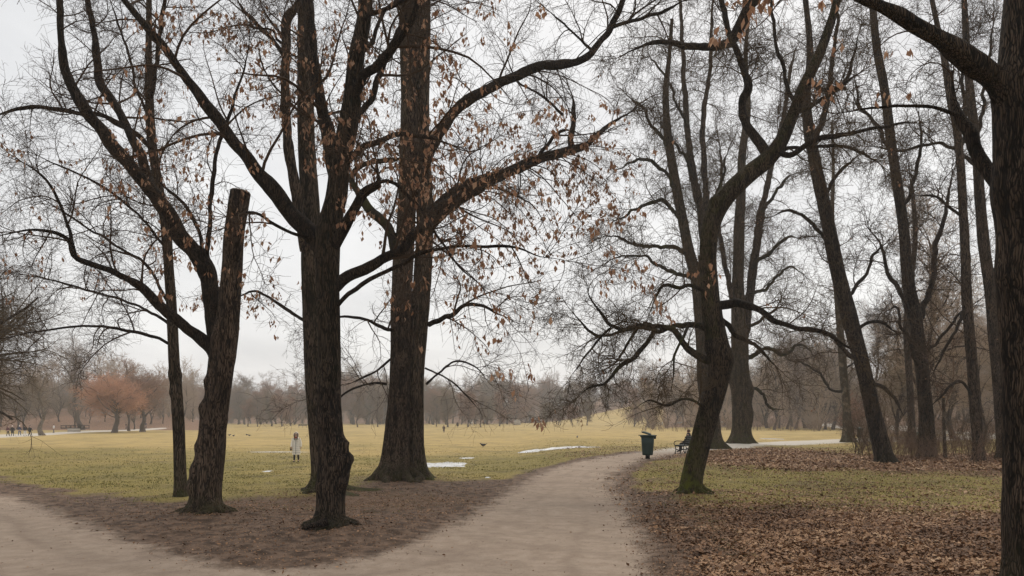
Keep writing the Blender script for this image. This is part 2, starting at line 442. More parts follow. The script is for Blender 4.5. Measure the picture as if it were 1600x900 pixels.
def build_ground():
    a_f = np.arange(-42, 42.01, .11); a_l = np.arange(-180, -42, 3.0); a_r = np.arange(45, 181, 3.0)
    A = np.radians(np.concatenate([a_l, a_f, a_r]))
    r = [1.5]
    while r[-1] < 640: r.append(r[-1] + max(.09, r[-1] * (.0062 if r[-1] > 9 else .06)))
    r = np.array(r)
    AA, RR = np.meshgrid(A, r)
    X, Y = np.sin(AA) * RR, np.cos(AA) * RR
    mk = ground_masks(X, Y)
    Z = ground_z(X, Y, mk)
    nr, na = X.shape
    V = np.stack([X, Y, Z], -1).reshape(-1, 3)
    i = np.arange(nr - 1)[:, None] * na + np.arange(na - 1)[None]
    F = np.stack([i, i + na, i + na + 1, i + 1], -1).reshape(-1, 4)[:, ::-1]
    path, earth, litter, straw = [m.ravel() for m in mk]
    cls = np.zeros(len(V), int)
    cls[np.maximum(earth, litter) > .5] = 1
    cls[path > .5] = 2
    fc = np.median(cls[F], axis=1).astype(int)
    px_, py_ = V[:, 0], V[:, 1]
    dpp = sdist(PATH, px_, py_) + (fbm(px_ * .25, py_ * .25, 91) - .5) * 1.2
    rut = sum(np.exp(-((dpp - q) / .13) ** 2) for q in (1.3, 2.75, 3.6)) * (py_ < 45) * np.clip(fbm(px_ * .4, py_ * .4, 92) * 2 - .5, 0, 1)
    # shader shared by the three pieces of the sheet
    b = NB("park_ground")
    p = b.pos()
    n_fine = b.noise(22, 6, .65, p); n_mid = b.noise(3.0, 6, .6, p); n_big = b.noise(.25, 5, .6, p); n_grit = b.noise(90, 3, .6, p)
    st = b.attr('straw')
    g1 = b.mix(b.sm(n_fine, .3, .7), (0.140, 0.115, 0.031), (0.27, 0.212, 0.064))
    g2 = b.mix(b.sm(n_fine, .3, .7), (0.32, 0.228, 0.082), (0.45, 0.325, 0.130))
    grass = b.mix(b.math('ADD', st, b.math('MULTIPLY', b.math('SUBTRACT', n_mid, .5), .7), True), g1, g2)
    grass = b.mix(b.math('MULTIPLY', b.sm(n_big, .48, .68), .5), grass, (0.13, 0.105, 0.042))
    n_b2 = b.noise(.6, 6, .65, b.mapping(p, (1, .7, 1)))
    grass = b.mix(b.math('MULTIPLY', b.sm(n_b2, .53, .66), .5), grass, (0.11, 0.085, 0.045))
    e = b.mix(b.sm(n_mid, .35, .65), (0.060, 0.039, 0.027), (0.17, 0.112, 0.078))
    e = b.mix(b.math('MULTIPLY', b.sm(n_fine, .5, .75), .6), e, (0.030, 0.021, 0.017))
    vo = b.n("ShaderNodeTexVoronoi"); vo.inputs['Scale'].default_value = 11; vo.inputs['Randomness'].default_value = 1
    b.l(b.mapping(p, (1, 1, .1)), vo.inputs['Vector'])
    lc = b.ramp(vo.outputs['Color'], [(0, (0.05, 0.027, 0.016)), (.4, (0.14, 0.075, 0.045)), (.7, (0.24, 0.135, 0.08)), (1, (0.38, 0.24, 0.15))])
    lit = b.mix(b.math('MULTIPLY', b.sm(n_fine, .45, .75), .6), lc, (0.04, 0.025, 0.018))
    pa = b.mix(b.sm(n_mid, .3, .7), (0.300, 0.229, 0.172), (0.388, 0.306, 0.237))
    pa = b.mix(b.math('MULTIPLY', b.sm(n_grit, .45, .7), .5), pa, (0.15, 0.11, 0.085))
    pa = b.mix(b.math('MULTIPLY', b.sm(n_big, .45, .75), .35), pa, (0.20, 0.145, 0.11))
    n_sc = b.noise(9, 5, .7, b.mapping(p, (1, .55, 1)), 1.0)
    pa = b.mix(b.math('MULTIPLY', b.sm(n_sc, .54, .68), .38), pa, (0.165, 0.118, 0.088))
    n_dp = b.noise(.9, 5, .6, p, .6)
    pa = b.mix(b.math('MULTIPLY', b.sm(n_dp, .52, .66), .26), pa, (0.175, 0.13, 0.10))
    sp = b.n("ShaderNodeTexVoronoi"); sp.inputs['Scale'].default_value = 3.2
    b.l(b.mapping(p, (1, 1, .1)), sp.inputs['Vector'])
    pa = b.mix(b.math('MULTIPLY', b.math('LESS_THAN', sp.outputs['Distance'], .035), .8), pa, (0.05, 0.035, 0.028))
    trk = b.n("ShaderNodeTexWave", wave_type='BANDS', bands_direction='DIAGONAL'); trk.inputs['Scale'].default_value = .22; trk.inputs['Distortion'].default_value = 7; trk.inputs['Detail'].default_value = 3; trk.inputs['Detail Scale'].default_value = .7
    b.l(p, trk.inputs['Vector'])
    pa = b.mix(b.math('MULTIPLY', b.sm(trk.outputs['Fac'], .6, .95), .22), pa, (0.19, 0.145, 0.11))
    pa = b.mix(b.math('MULTIPLY', b.sm(n_fine, .52, .7), .30), pa, (0.40, 0.33, 0.265))
    pa = b.mix(b.math('MULTIPLY', b.attr('rut'), .45), pa, (0.185, 0.135, 0.10))
    pa = b.mix(b.math('MULTIPLY', b.attr('dry'), .9), pa, (0.50, 0.46, 0.40))  # path colour turns paler farther from the camera
    jit = b.math('MULTIPLY', b.math('SUBTRACT', n_fine, .5), 1.1)
    jm = b.math('MULTIPLY', b.math('SUBTRACT', n_mid, .5), .9)
    jj = b.math('ADD', jit, jm)
    col = b.mix(b.sm(b.math('ADD', b.attr('litter'), jj), .25, .75), grass, lit)
    em = b.math('MULTIPLY', b.attr('earth'), b.math('SUBTRACT', 1.0, b.math('MULTIPLY', b.attr('litter'), .55)))
    col = b.mix(b.sm(b.math('ADD', em, jj), .3, .7), col, e)
    col = b.mix(b.sm(b.math('ADD', b.attr('path'), b.math('MULTIPLY', jj, .55)), .2, .8), col, pa)
    b.l(col, b.b.inputs['Base Color'])
    b.b.inputs['Roughness'].default_value = .92; b.b.inputs['Specular IOR Level'].default_value = .15
    b.bump(b.math('ADD', n_fine, b.math('MULTIPLY', n_grit, .4)), .6, .03)
    for k, (nm, lab) in enumerate((("meadow", "wide yellow green winter meadow"), ("bare_earth", "dark trodden soil and leaf floor beneath the trees"), ("path", "pale gravel path curving away between the trees"))):
        f = F[fc == k]
        u, inv = np.unique(f.ravel(), return_inverse=True)
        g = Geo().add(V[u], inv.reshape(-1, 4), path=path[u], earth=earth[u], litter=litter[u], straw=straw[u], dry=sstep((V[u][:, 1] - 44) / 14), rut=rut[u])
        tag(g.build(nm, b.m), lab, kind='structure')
build_ground()
def gz(x, y):
    return float(ground_z(np.array([float(x)]), np.array([float(y)]))[0])

# loose leaves and grass lying on the sheet
def scatter_ground(n, amin, amax, rmin, rmax, rng, pw=1.0):
    a = np.radians(rng.uniform(amin, amax, n)); r = rmin * (rmax / rmin) ** (rng.uniform(0, 1, n) ** pw)
    return np.sin(a) * r, np.cos(a) * r
def fallen_leaves():
    rng = np.random.default_rng(5)
    X, Y = scatter_ground(1250000, -35, 41, 9, 60, rng)
    mk = ground_masks(X, Y); path, earth, litter, straw = mk
    clump = np.clip(-.25 + 2.3 * fbm(X * .9, Y * 1.2, 51), .12, 1.3)
    grass_sprinkle = (X > 2) * .42 * (1 - path) * np.clip(fbm(X * .5, Y * .5, 52) * 1.6 - .3, 0, 1)
    left = X < 3.2 * (Y / 20)
    pr = np.clip((litter ** 1.1) * np.where(left & (Y < 40), .55, 1.0) * clump, 0, 1) + earth * .05 * (1 - path) + grass_sprinkle + .002 + .015 * (1 - path) * sstep((36 - Y) / 10) * (X < 0)
    for (c, s_, h_) in MOUNDS: pr = pr + .30 * np.exp(-((X - c[0]) ** 2 + (Y - c[1]) ** 2) / (2 * (s_ * .9) ** 2)) * (1 - path)
    pr = pr + .02 * (1 - path) * (X < 0) * (Y > 24) * np.clip(fbm(X * .7, Y * .7, 58) * 3 - 1.2, 0, 1)
    keep = rng.uniform(0, 1, len(X)) < pr * .8
    X, Y = X[keep], Y[keep]
    Z = ground_z(X, Y)
    n = len(X)
    L = np.clip(rng.lognormal(-3.62, .38, n), .014, .085) * np.where(X > 3, 1.0, .62); W = L * rng.uniform(.45, .8, n)
    yaw = rng.uniform(0, 6.283, n); pit = rng.normal(0, .35, n); rol = rng.normal(0, .4, n)
    d = np.stack([np.cos(yaw) * np.cos(pit), np.sin(yaw) * np.cos(pit), np.sin(pit)], -1)
    s = norm(np.cross(d, np.array([0, 0, 1.]))); u = np.cross(s, d)
    s = norm(s * np.cos(rol)[:, None] + u * np.sin(rol)[:, None]); u = np.cross(s, d)
    c = np.stack([X, Y, Z + .012 + np.abs(np.sin(pit)) * L * .5 + np.abs(np.sin(rol)) * W * .4], -1)
    drift = (X > 9) & (Y > 34)
    L = np.where(drift, L * 1.5, L); W = np.where(drift, W * 1.5, W)
    L, W = L[:, None], W[:, None]
    curl = rng.uniform(.05, .5, n)[:, None]
    v = np.stack([c - d * L, c - d * L * .2 + s * W + u * W * curl, c + d * L + u * L * .15, c - d * L * .1 - s * W + u * W * curl], 1)
    b = np.arange(n)[:, None] * 4
    f = np.concatenate([b + [0, 2, 1], b + [0, 3, 2]])
    wet = sstep((fbm(X * .55, Y * .9, 57) - .46) / .14)
    rn = np.clip(rng.beta(1.3, 1.25, n) * np.where(X > 3, 1.0, .8) * (1 - .6 * wet) + .10 * drift, 0, 1)
    g = Geo().add(v.reshape(-1, 3), f, rnd=np.repeat(rn, 4))
    tag(g.build('fallen_leaves', M['litter'], smooth=False), "brown fallen leaves strewn over the ground beneath the trees", "leaves", kind='stuff')
def grass_blades():
    rng = np.random.default_rng(6)
    X, Y = scatter_ground(190000, -35, 38, 20, 90, rng, .8)
    path, earth, litter, straw = ground_masks(X, Y)
    pr = (1 - path) * (1 - earth * .97) * (1 - litter * .85)
    pr *= np.clip(.25 + 1.2 * fbm(X * .8, Y * .8, 61), 0, 1)
    keep = rng.uniform(0, 1, len(X)) < pr * np.clip((92 - np.hypot(X, Y)) / 60, 0, 1) ** 1.3
    X, Y, straw = X[keep], Y[keep], straw[keep]
    Z = ground_z(X, Y); n = len(X)
    r = np.hypot(X, Y)
    tuft = sstep((fbm(X * 1.1, Y * 1.1, 63) - .42) / .2)
    h = (.5 + .9 * tuft) * rng.uniform(.02, .05, n) * (1 + .004 * r); wd = rng.uniform(.006, .012, n) * (1 + .03 * r)
    yaw = rng.uniform(0, 6.283, n); ln = rng.uniform(.2, 1.0, n) * h; la = rng.uniform(0, 6.283, n)
    c = np.stack([X, Y, Z - .005], -1)
    s = np.stack([np.cos(yaw), np.sin(yaw), np.zeros(n)], -1) * wd[:, None]
    tip = c + np.stack([np.cos(la) * ln, np.sin(la) * ln, h], -1)
    v = np.stack([c - s, c + s, tip], 1)
    f = np.arange(n)[:, None] * 3 + np.array([[0, 1, 2]])
    rn = np.clip(straw * .75 + rng.normal(.12, .2, n), 0, 1)
    tag(Geo().add(v.reshape(-1, 3), f, rnd=np.repeat(rn, 3)).build('grass', M['grass'], smooth=False), "short winter grass, green and straw coloured", "grass", kind='stuff')
fallen_leaves()
grass_blades()

# thawing ice lying in hollows of the meadow
def puddles():
    b = NB("thawing_ice")
    n1 = b.noise(1.2, 6, .6, b.objco())
    b.l(b.mix(b.sm(n1, .35, .7), (0.62, 0.62, 0.62), (0.30, 0.28, 0.25)), b.b.inputs['Base Color'])
    b.b.inputs['Roughness'].default_value = .22; b.b.inputs['Specular IOR Level'].default_value = .6
    for k, (x0, x1, y0, y1, lab) in enumerate([(655, 729, 721.5, 732.5, "largest patch of thawing ice beside the broad double trunk"), (718, 742, 715, 717.3, "small streak of thawing ice above the largest patch"),
                               (808, 868, 702.2, 706.2, "lower of two long ice streaks near the bend of the path"), (828, 940, 697.8, 701.2, "upper of two long ice streaks near the bend of the path"),
                               (386, 486, 706.0, 706.7, "faint long ice streak behind the woman in the meadow"), (758, 766, 746.5, 748.5, "tiny ice patch by the edge of the gravel path"), (410, 428, 736, 738, "small ice patch in the grass between the trunks"),
                               (1185, 1222, 685, 686.6, "small ice streak beyond the old tree")]):
        c0, c1 = ground_px(x0, (y0 + y1) / 2), ground_px(x1, (y0 + y1) / 2)
        f0, f1 = ground_px((x0 + x1) / 2, y0), ground_px((x0 + x1) / 2, y1)
        cx, cyy = (c0[0] + c1[0]) / 2, (f0[1] + f1[1]) / 2
        rx, ry = (c1[0] - c0[0]) / 2, (f0[1] - f1[1]) / 2
        nn = 72
        a = np.arange(nn) / nn * 6.2832
        rr = .62 + .62 * vnoise(np.cos(a) * 2.2 + 9 * k, np.sin(a) * 2.2, 70 + k) + .25 * (vnoise(np.cos(a) * 8 + k, np.sin(a) * 8, 71) - .5)
        px_, py_ = cx + rx * rr * np.cos(a), cyy + ry * rr * np.sin(a)
        zz = np.max(ground_z(np.concatenate([px_, cx + (px_ - cx) * .5]), np.concatenate([py_, cyy + (py_ - cyy) * .5])))
        zt = ground_z(px_, py_)
        zi = ground_z(cx + (px_ - cx) * .5, cyy + (py_ - cyy) * .5)
        vv = np.concatenate([np.stack([px_, py_, zt + .004], 1), np.stack([cx + (px_ - cx) * .5, cyy + (py_ - cyy) * .5, np.maximum(zi, np.mean(zi)) + .02], 1), [[cx, cyy, max(gz(cx, cyy), np.mean(zi)) + .025]]])
        i = np.arange(nn); j = (i + 1) % nn
        g = Geo(); g.add(vv, np.stack([i, j, nn + j, nn + i], 1)); g.F.append(np.stack([nn + i, nn + j, np.full(nn, 2 * nn)], 1))
        tag(g.build('puddle', b.m), lab, kind='structure')
puddles()
# ------------------------------------------------------------------ trees
PI = math.pi
def smooth_path(P, n):
    """Catmull-Rom through the rows of P (any number of columns), n samples evenly spaced along it"""
    P = np.asarray(P, float)
    if len(P) == 2: P = np.array([P[0], (P[0] + P[1]) / 2, P[1]])
    E = np.concatenate([[2 * P[0] - P[1]], P, [2 * P[-1] - P[-2]]])
    out = []
    for i in range(len(P) - 1):
        a, b, c, d = E[i:i + 4]
        t = np.linspace(0, 1, 24, endpoint=False)[:, None]
        out.append(.5 * (2 * b + (c - a) * t + (2 * a - 5 * b + 4 * c - d) * t ** 2 + (3 * b - a - 3 * c + d) * t ** 3))
    D = np.concatenate(out + [P[-1:]])
    s = np.concatenate([[0], np.cumsum(np.linalg.norm(np.diff(D[:, :3], axis=0), axis=1))])
    u = np.linspace(0, s[-1], n)
    return np.stack([np.interp(u, s, D[:, k]) for k in range(D.shape[1])], 1), s[-1]

def grow(par, n, rng, t0=.1, t1=1.0, ang=(35, 75), L=1.0, fall=.5, rk=.012, jit=.12, trop=0.0, S=5, rmin=.003, up0=0.0, rcap=.6, taper=.75, wt_len=True, out=None):
    P, R = par
    N, Sp, _ = P.shape
    ln = np.linalg.norm(np.diff(P, axis=1), axis=2).sum(1)
    wt = ln if wt_len else np.ones(N)
    idx = rng.choice(N, n, p=wt / wt.sum())
    t = rng.uniform(t0, t1, n)
    f = t * (Sp - 1); i = np.minimum(f.astype(int), Sp - 2); q = (f - i)[:, None]
    a, b = P[idx, i], P[idx, i + 1]
    pos = a + (b - a) * q
    rp = R[idx, i] * (1 - q[:, 0]) + R[idx, i + 1] * q[:, 0]
    tan = norm(b - a)
    v = rng.normal(size=(n, 3)); v = norm(v - (v * tan).sum(1, keepdims=True) * tan)
    an = np.radians(rng.uniform(ang[0], ang[1], n))[:, None]
    d = np.cos(an) * tan + np.sin(an) * v
    if out is not None:                                   # lean away from the trunk axis
        o = pos - np.asarray(out); o[:, 2] = 0
        d = d + .35 * norm(o)
    d[:, 2] += up0
    d = norm(d)
    lg = L * rng.uniform(.45, 1.25, n) * (1 - fall * t)
    r0 = np.clip(np.minimum(rk * lg, rcap * rp), rmin, None)
    pts = [pos]; bend = rng.normal(0, jit, (n, 3))
    for k in range(S - 1):
        bend = bend * .6 + rng.normal(0, jit, (n, 3))
        d = d + bend; d[:, 2] += trop
        d = norm(d)
        pts.append(pts[-1] + d * (lg / (S - 1))[:, None])
    Pn = np.stack(pts, 1)
    Rn = np.clip(r0[:, None] * (1 - taper * np.linspace(0, 1, S)[None]), rmin * .6, None)
    return Pn, Rn
def resamp(par, S):
    P, R = par
    u = np.linspace(0, P.shape[1] - 1, S); i = np.minimum(u.astype(int), P.shape[1] - 2); q = (u - i)
    return P[:, i] * (1 - q)[None, :, None] + P[:, i + 1] * q[None, :, None], R[:, i] * (1 - q) + R[:, i + 1] * q
def cat(*pars):
    S = max(p[0].shape[1] for p in pars)
    ps = [resamp(p, S) for p in pars]
    return np.concatenate([p[0] for p in ps]), np.concatenate([p[1] for p in ps])

def hanging_leaves(par, n, rng, size=(.05, .10), clump=(2, 6), box_=None):
    """dead leaves in small drooping clusters along twigs"""
    P, R = par
    k = rng.integers(0, P.shape[0], n); j = rng.integers(P.shape[1] // 2, P.shape[1], n)
    c0 = P[k, j]
    if box_ is not None: c0 = c0[box_(c0)]
    m = rng.integers(clump[0], clump[1], len(c0))
    c = np.repeat(c0, m, axis=0); q = len(c)
    c = c + rng.normal(0, .055, (q, 3)) - np.array([0, 0, .05])
    d = norm(np.stack([rng.normal(0, .33, q), rng.normal(0, .33, q), -np.ones(q)], 1))
    s = rng.normal(size=(q, 3)); s = norm(s - (s * d).sum(1, keepdims=True) * d); u = np.cross(s, d)
    L = rng.uniform(*size, q)[:, None]; W = L * rng.uniform(.16, .34, q)[:, None]
    cu = rng.uniform(-.25, .35, q)[:, None] * L
    v = np.stack([c, c + d * L * .45 + s * W + u * cu, c + d * L * .5 + u * cu * .3, c + d * L * .45 - s * W + u * cu, c + d * L + u * rng.normal(0, .2, (q, 1)) * L], 1)
    b = np.arange(q)[:, None] * 5
    f = np.concatenate([b + [0, 1, 2], b + [0, 2, 3], b + [1, 4, 2], b + [2, 4, 3]])
    return Geo().add(v.reshape(-1, 3), f, rnd=np.repeat(rng.beta(2, 2, q), 5))

class Tree:
    """a tree traced from its own outline: trunk and limbs stand at the tree's own distance"""
    def __init__(self, name, label, base, seed, group=None, d=None):
        self.rng = np.random.default_rng(seed); self.seed = seed
        self.base = ground_px(*base) if d is None else np.array([(base[0] - 800) / FPX * d, d, float(zg((base[0] - 800) / FPX * d, d))])
        self.base[2] = gz(self.base[0], self.base[1])
        self.d = self.base[1]
        self.root = empty(name, self.base, label, 'tree', group)
        self.paths = []            # limb axes that carry branches
    def axis(self, pts, n, dy=0.0, ext=0.0):
        """pts: (px, py, width_px[, depth offset in metres])"""
        d = self.d + dy
        W = []
        for p in pts:
            o = p[3] if len(p) > 3 else 0.0
            y = d + o
            W.append([*px3(p[0], p[1], y), p[2] / 2 / FPX * y])
        W = np.array(W)
        if ext:                                           # carry the limb on above the frame
            v = W[-1, :3] - W[-2, :3]; v = v / np.linalg.norm(v)
            v2 = v + np.array([self.rng.normal(0, .2), self.rng.normal(0, .25), .25]); v2 /= np.linalg.norm(v2)
            W = np.concatenate([W, [[*(W[-1, :3] + v * ext * .5), W[-1, 3] * .66]], [[*(W[-1, :3] + (v + v2) * ext * .5), W[-1, 3] * .25]]])
        return smooth_path(W, n)
    def trunk(self, pts, mat, flare=.55, flare_h=.45, lobes=5, burls=(), moss=None, ext=0.0, dy=0.0, carry=True, part='trunk', cut=None, rough=1.0, t_from=.35, foot=True):
        pts = [tuple(p) for p in pts]
        A0, L0 = self.axis(pts, 8, dy, ext)
        n = int(np.clip(L0 / .09, 20, 260)); k = 44
        A, L0 = self.axis(pts, n, dy, ext)
        P, R = A[:, :3].copy(), A[:, 3].copy()
        if foot:                                          # run the foot below the ground
            dn = P[0] - P[1]; dn = dn / np.linalg.norm(dn)
            P = np.concatenate([[P[0] + dn * .45, P[0] + dn * .2], P]); R = np.concatenate([[R[0]] * 2, R])
        S = len(P)
        h = P[:, 2] - self.base[2]
        th = np.arange(k) / k * 2 * np.pi
        ph = self.rng.uniform(0, 6.28, 3)
        TH, H = np.meshgrid(th, h)
        cx, sy = np.cos(TH), np.sin(TH)
        disp = 1 + rough * (.10 * (fbm(cx * 1.1 + H * .5 + self.seed, sy * 1.1 + H * .25, 3) - .5) + .16 * (fbm(cx * 2.2 + 5 + self.seed, sy * 2.2 + H * .8, 7, 3) - .5))
        rid = np.abs(fbm(TH * 7.0 / 3.1416 * 1.6 + fbm(H * 1.3, TH, 4) * 1.5, H * .9 + self.seed, 11, 2) - .5)
        disp = disp + rough * .05 * (rid * 3 - .5) * np.clip(1 - np.abs(TH - 6.0) * 0, 0, 1)
        if foot and flare:
            fl = np.exp(-np.clip(h, -.3, None) / flare_h)[:, None]
            lob = .5 + .5 * np.cos(lobes * th + ph[0] + .8 * np.cos(2 * th + ph[1]))
            disp = disp + fl * flare * (.45 + .75 * lob[None] ** 1.5)
        mossv = np.zeros_like(disp)
        if moss is not None: mossv = np.clip(moss(H, cx, sy), 0, 1)
        for (py, bt, am, sg) in burls:
            hz = CAMZ + (HOR - py) / FPX * self.d - self.base[2]
            da = np.angle(np.exp(1j * (TH - (PI - bt)))) * R.mean()
            g = np.exp(-((H - hz) ** 2 + da ** 2) / (2 * sg * sg))
            disp = disp + am / R[:, None] * g * (1 + .5 * (fbm(TH * 5, H * 9, 13) - .5))
        V, F = tubes(P[None], R[None], k, ref=(0, 1, 0), disp=disp[None])
        g = Geo().add(V, F, moss=mossv.ravel())
        o = g.build(part, mat, self.root)
        if cut:                                           # a sawn end
            tip = V[-k:]; c = tip.mean(0); up = norm(P[-1] - P[-2])
            rim = c + (tip - c) * .9 + up * .03; mid = c + up * .015
            gg = Geo(); i = np.arange(k); j = (i + 1) % k
            gg.add(np.concatenate([tip, rim, [mid]]), np.stack([i, j, k + j, k + i], 1)); gg.F.append(np.stack([k + i, k + j, np.full(k, 2 * k)], 1))
            gg.build('cut_end', M[cut], o)
        if carry: self.paths.append((P[None], R[None], t_from))
        return o
    def roots(self, n, R, reach, mat, a0=0.0, c=None):
        """surface roots running out from the foot into the soil"""
        b = self.base if c is None else np.asarray(c, float)
        for k in range(n):
            a = a0 + (k + self.rng.uniform(-.3, .3)) * 2 * PI / n
            L = reach * self.rng.uniform(.6, 1.2); pts = []
            for q, (f, h, w_) in enumerate(((.45, .34, .34), (.85, .17, .30), (1.0 + .35 * L / R, .06, .22), (1.0 + .75 * L / R, .015, .14), (1.0 + L / R, -.05, .07))):
                aa = a + self.rng.normal(0, .10) * q
                x, y = b[0] + np.cos(aa) * R * f, b[1] + np.sin(aa) * R * f
                pts.append([x, y, gz(x, y) + h * R * 1.6 - .02, R * w_])
            A, _ = smooth_path(np.array(pts), 22)
            TH, H = np.meshgrid(np.arange(12) / 12 * 6.2832, np.linspace(0, 3, 22))
            V, F = tubes(A[None, :, :3], A[None, :, 3], 12, ref=(0, 0, 1), disp=(1 + .3 * (fbm(np.cos(TH) * 1.5 + H + k, np.sin(TH) * 1.5 + H, 29, 3) - .5))[None])
            Geo().add(V, F, moss=np.full(len(V), .55)).build('root', mat, self.root)
    def limb(self, pts, mat, ext=0.0, dy=0.0, k=12, part='limb', carry=True, sway=.8, t_from=.15):
        A, L0 = self.axis(pts, 8, dy, ext)
        n = int(np.clip(L0 / .12, 8, 110))
        A, L0 = self.axis(pts, n, dy, ext)
        P, R = A[:, :3].copy(), A[:, 3].copy()
        s = np.linspace(0, L0, n); e = np.minimum(1, np.minimum(s, L0 - s) * 2)[:, None]
        R = R * np.where(R / self.d * FPX * 2 < 13, .78, .92)
        for f, am in ((.9, .06), (2.2, .055), (5.0, .022)):             # crooked growth
            o = np.stack([vnoise(s * f + self.rng.uniform(0, 90), s * 0 + c, 17 + c) - .5 for c in range(3)], 1)
            P += o * am * 2 * sway * e * np.clip(R[:, None] / .06, .5, 1.6)
        R = R * (1 + .22 * (vnoise(s * 3.1 + self.rng.uniform(0, 99), s * 0, 19) - .5))
        if not ext: R = R * (1 - .72 * sstep((s / L0 - .72) / .28))
        TH, H = np.meshgrid(np.arange(k) / k * 6.2832, s)
        disp = 1 + .22 * (fbm(np.cos(TH) * 1.3 + H * .9 + self.rng.uniform(0, 9), np.sin(TH) * 1.3 + H * .6, 23, 3) - .5)
        V, F = tubes(P[None], R[None], k, ref=(0, 1, 0), disp=disp[None])
        o = Geo().add(V, F, moss=np.zeros(len(V))).build(part, mat, self.root)
        if carry: self.paths.append((P[None], R[None], t_from))
        return o
    def crown(self, mat, d1=2.0, dens=1.35, n2=9, n3=7, L1=2.6, L2=1.1, L3=.5, trop=(0.0, 0.0, 0.0), up=(.25, .1, 0), jit=.11, r3=.0034, leaves=0, leaf_box=None, lclump=(2, 6), leaf_size=(.05, .10), r_k=1.0, n4=0, L4=.25, low=2.75):
        rng = self.rng
        lev = []
        for P, R, t0 in self.paths:
            ln = np.linalg.norm(np.diff(P[0], axis=0), axis=1).sum()
            n1 = max(2, int(ln * (1 - t0) * d1 * dens))
            lev.append(grow(resamp((P, R), 40), n1, rng, t0=t0, L=L1, fall=.45, rk=.013 * r_k, jit=jit, trop=trop[0], S=10, up0=up[0], rmin=.008, rcap=.55))
            lev.append(grow(resamp((P, R), 40), 3, rng, t0=.9, ang=(5, 35), L=L1, fall=.2, rk=.013 * r_k, jit=jit, trop=trop[0], S=10, up0=up[0], rmin=.008, rcap=.9))
        zb = self.base[2]
        def lift(par, h):                                  # grazed and walked off below this height
            ok = par[0][:, :, 2].min(1) > zb + h
            return par[0][ok], par[1][ok]
        l1 = lift(cat(*lev), low)
        n1 = len(l1[0])
        l2 = grow(l1, n1 * n2, rng, t0=.1, L=L2, fall=.35, rk=.010 * r_k, jit=jit * 1.1, trop=trop[1], S=7, up0=up[1], rmin=.0045)
        l3 = grow(cat(l2, resamp(l1, 7)), n1 * n2 * n3, rng, t0=.1, L=L3, fall=.3, rk=.008, jit=jit * 1.3, trop=trop[2], S=5, up0=up[2], rmin=r3)
        l2, l3 = lift(l2, low - .3), lift(l3, low - .45)
        g = Geo()
        for lv, k in ((l1, 6), (l2, 4), (l3, 3)): g.add(*tubes(*lv, k))
        last = l3
        if n4:
            l4 = grow(l3, n1 * n2 * n3 * n4, rng, t0=.2, L=L4, fall=.3, rk=.008, jit=jit * 1.3, trop=trop[2], S=4, up0=up[2], rmin=r3 * .9)
            g.add(*tubes(*l4, 3)); last = l4
        o = g.build('crown', mat, self.root)
        if leaves:
            lv = hanging_leaves(last, leaves, rng, clump=lclump, box_=leaf_box, size=leaf_size).build('dead_leaves', M['dead_leaf'], self.root, smooth=False)
            tag(lv, "withered brown leaves still hanging on the twigs", kind='stuff')
        return o
# --- pollarded tree at the edge of the path
def pollard():
    t = Tree('tree', "stout leaning trunk sawn off square at the top, one long bare limb rising from it", (322, 806), 11)
    t.trunk([(320, 810, 46), (322, 770, 45), (325, 740, 45), (330, 700, 42), (334, 660, 40), (340, 620, 38), (345, 580, 39), (350, 540, 40), (357, 490, 35), (362, 440, 32), (366, 370, 31), (371, 330, 31), (376, 300, 31)], M['bark'],
            flare=.42, flare_h=.16, burls=[(640, 2.9, .10, .12), (655, .4, .07, .1), (600, 2.4, .08, .12), (700, 3.0, .07, .12), (735, 2.8, .09, .14), (760, 2.6, .12, .16), (690, 1.8, .05, .12), (555, .6, .06, .12), (530, 2.0, .06, .14), (620, 1.3, .05, .1), (670, 1.2, .05, .09)],
            moss=lambda H, c, s: .5 * np.exp(-H / .5) + .2 * (s < 0), cut='cut_wood', carry=False)
    t.roots(7, .40, .55, M['bark'], .4)
    B = M['limb']
    t.limb([(343, 530, 34, .25), (330, 468, 31, .3), (320, 415, 30, .3), (282, 368, 27, .3), (256, 325, 25, .2), (222, 280, 23), (176, 225, 21), (135, 173, 19, -.2), (108, 125, 16, -.3), (98, 65, 13, -.4), (96, -8, 11, -.4)], B, ext=4.0, k=20, sway=.3, t_from=.25)
    t.limb([(240, 300, 17, .2), (222, 250, 15, .4), (205, 210, 14, .7), (180, 165, 14, 1), (157, 130, 14, 1.2), (149, 65, 12, 1.4), (136, -8, 10, 1.6)], B, ext=3.5, k=14, sway=.3)
    t.limb([(345, 572, 24, .1), (322, 535, 22), (288, 512, 19, -.2), (240, 468, 16, -.5), (215, 445, 14, -.7), (165, 420, 12, -1), (118, 400, 11, -1.2), (104, 372, 9, -1.3), (60, 358, 7, -1.5), (-20, 372, 5, -1.8)], B, k=14, sway=.35, t_from=.35)
    t.limb([(326, 420, 12, .3), (327, 370, 10, .5), (333, 310, 9, .7), (344, 228, 8, .9), (363, 165, 6, 1.2), (385, 90, 4, 1.5), (390, 20, 3, 1.6)], B, k=8)
    t.limb([(320, 405, 8, .2), (303, 345, 7), (285, 318, 6, -.2), (258, 293, 5, -.3), (235, 270, 3, -.4)], B, k=8)
    t.limb([(118, 400, 8, -1.2), (105, 350, 7, -1.4), (98, 330, 6, -1.5), (70, 280, 5, -1.7), (20, 245, 4, -2)], B, k=8)
    t.crown(M['twig'], d1=2.3, n2=9, n3=5, L1=2.6, L2=1.0, L3=.6, r3=.0044, up=(.15, .05, 0), leaves=420, leaf_box=lambda p: (p[:, 2] < 9.5), leaf_size=(.08, .14))
pollard()
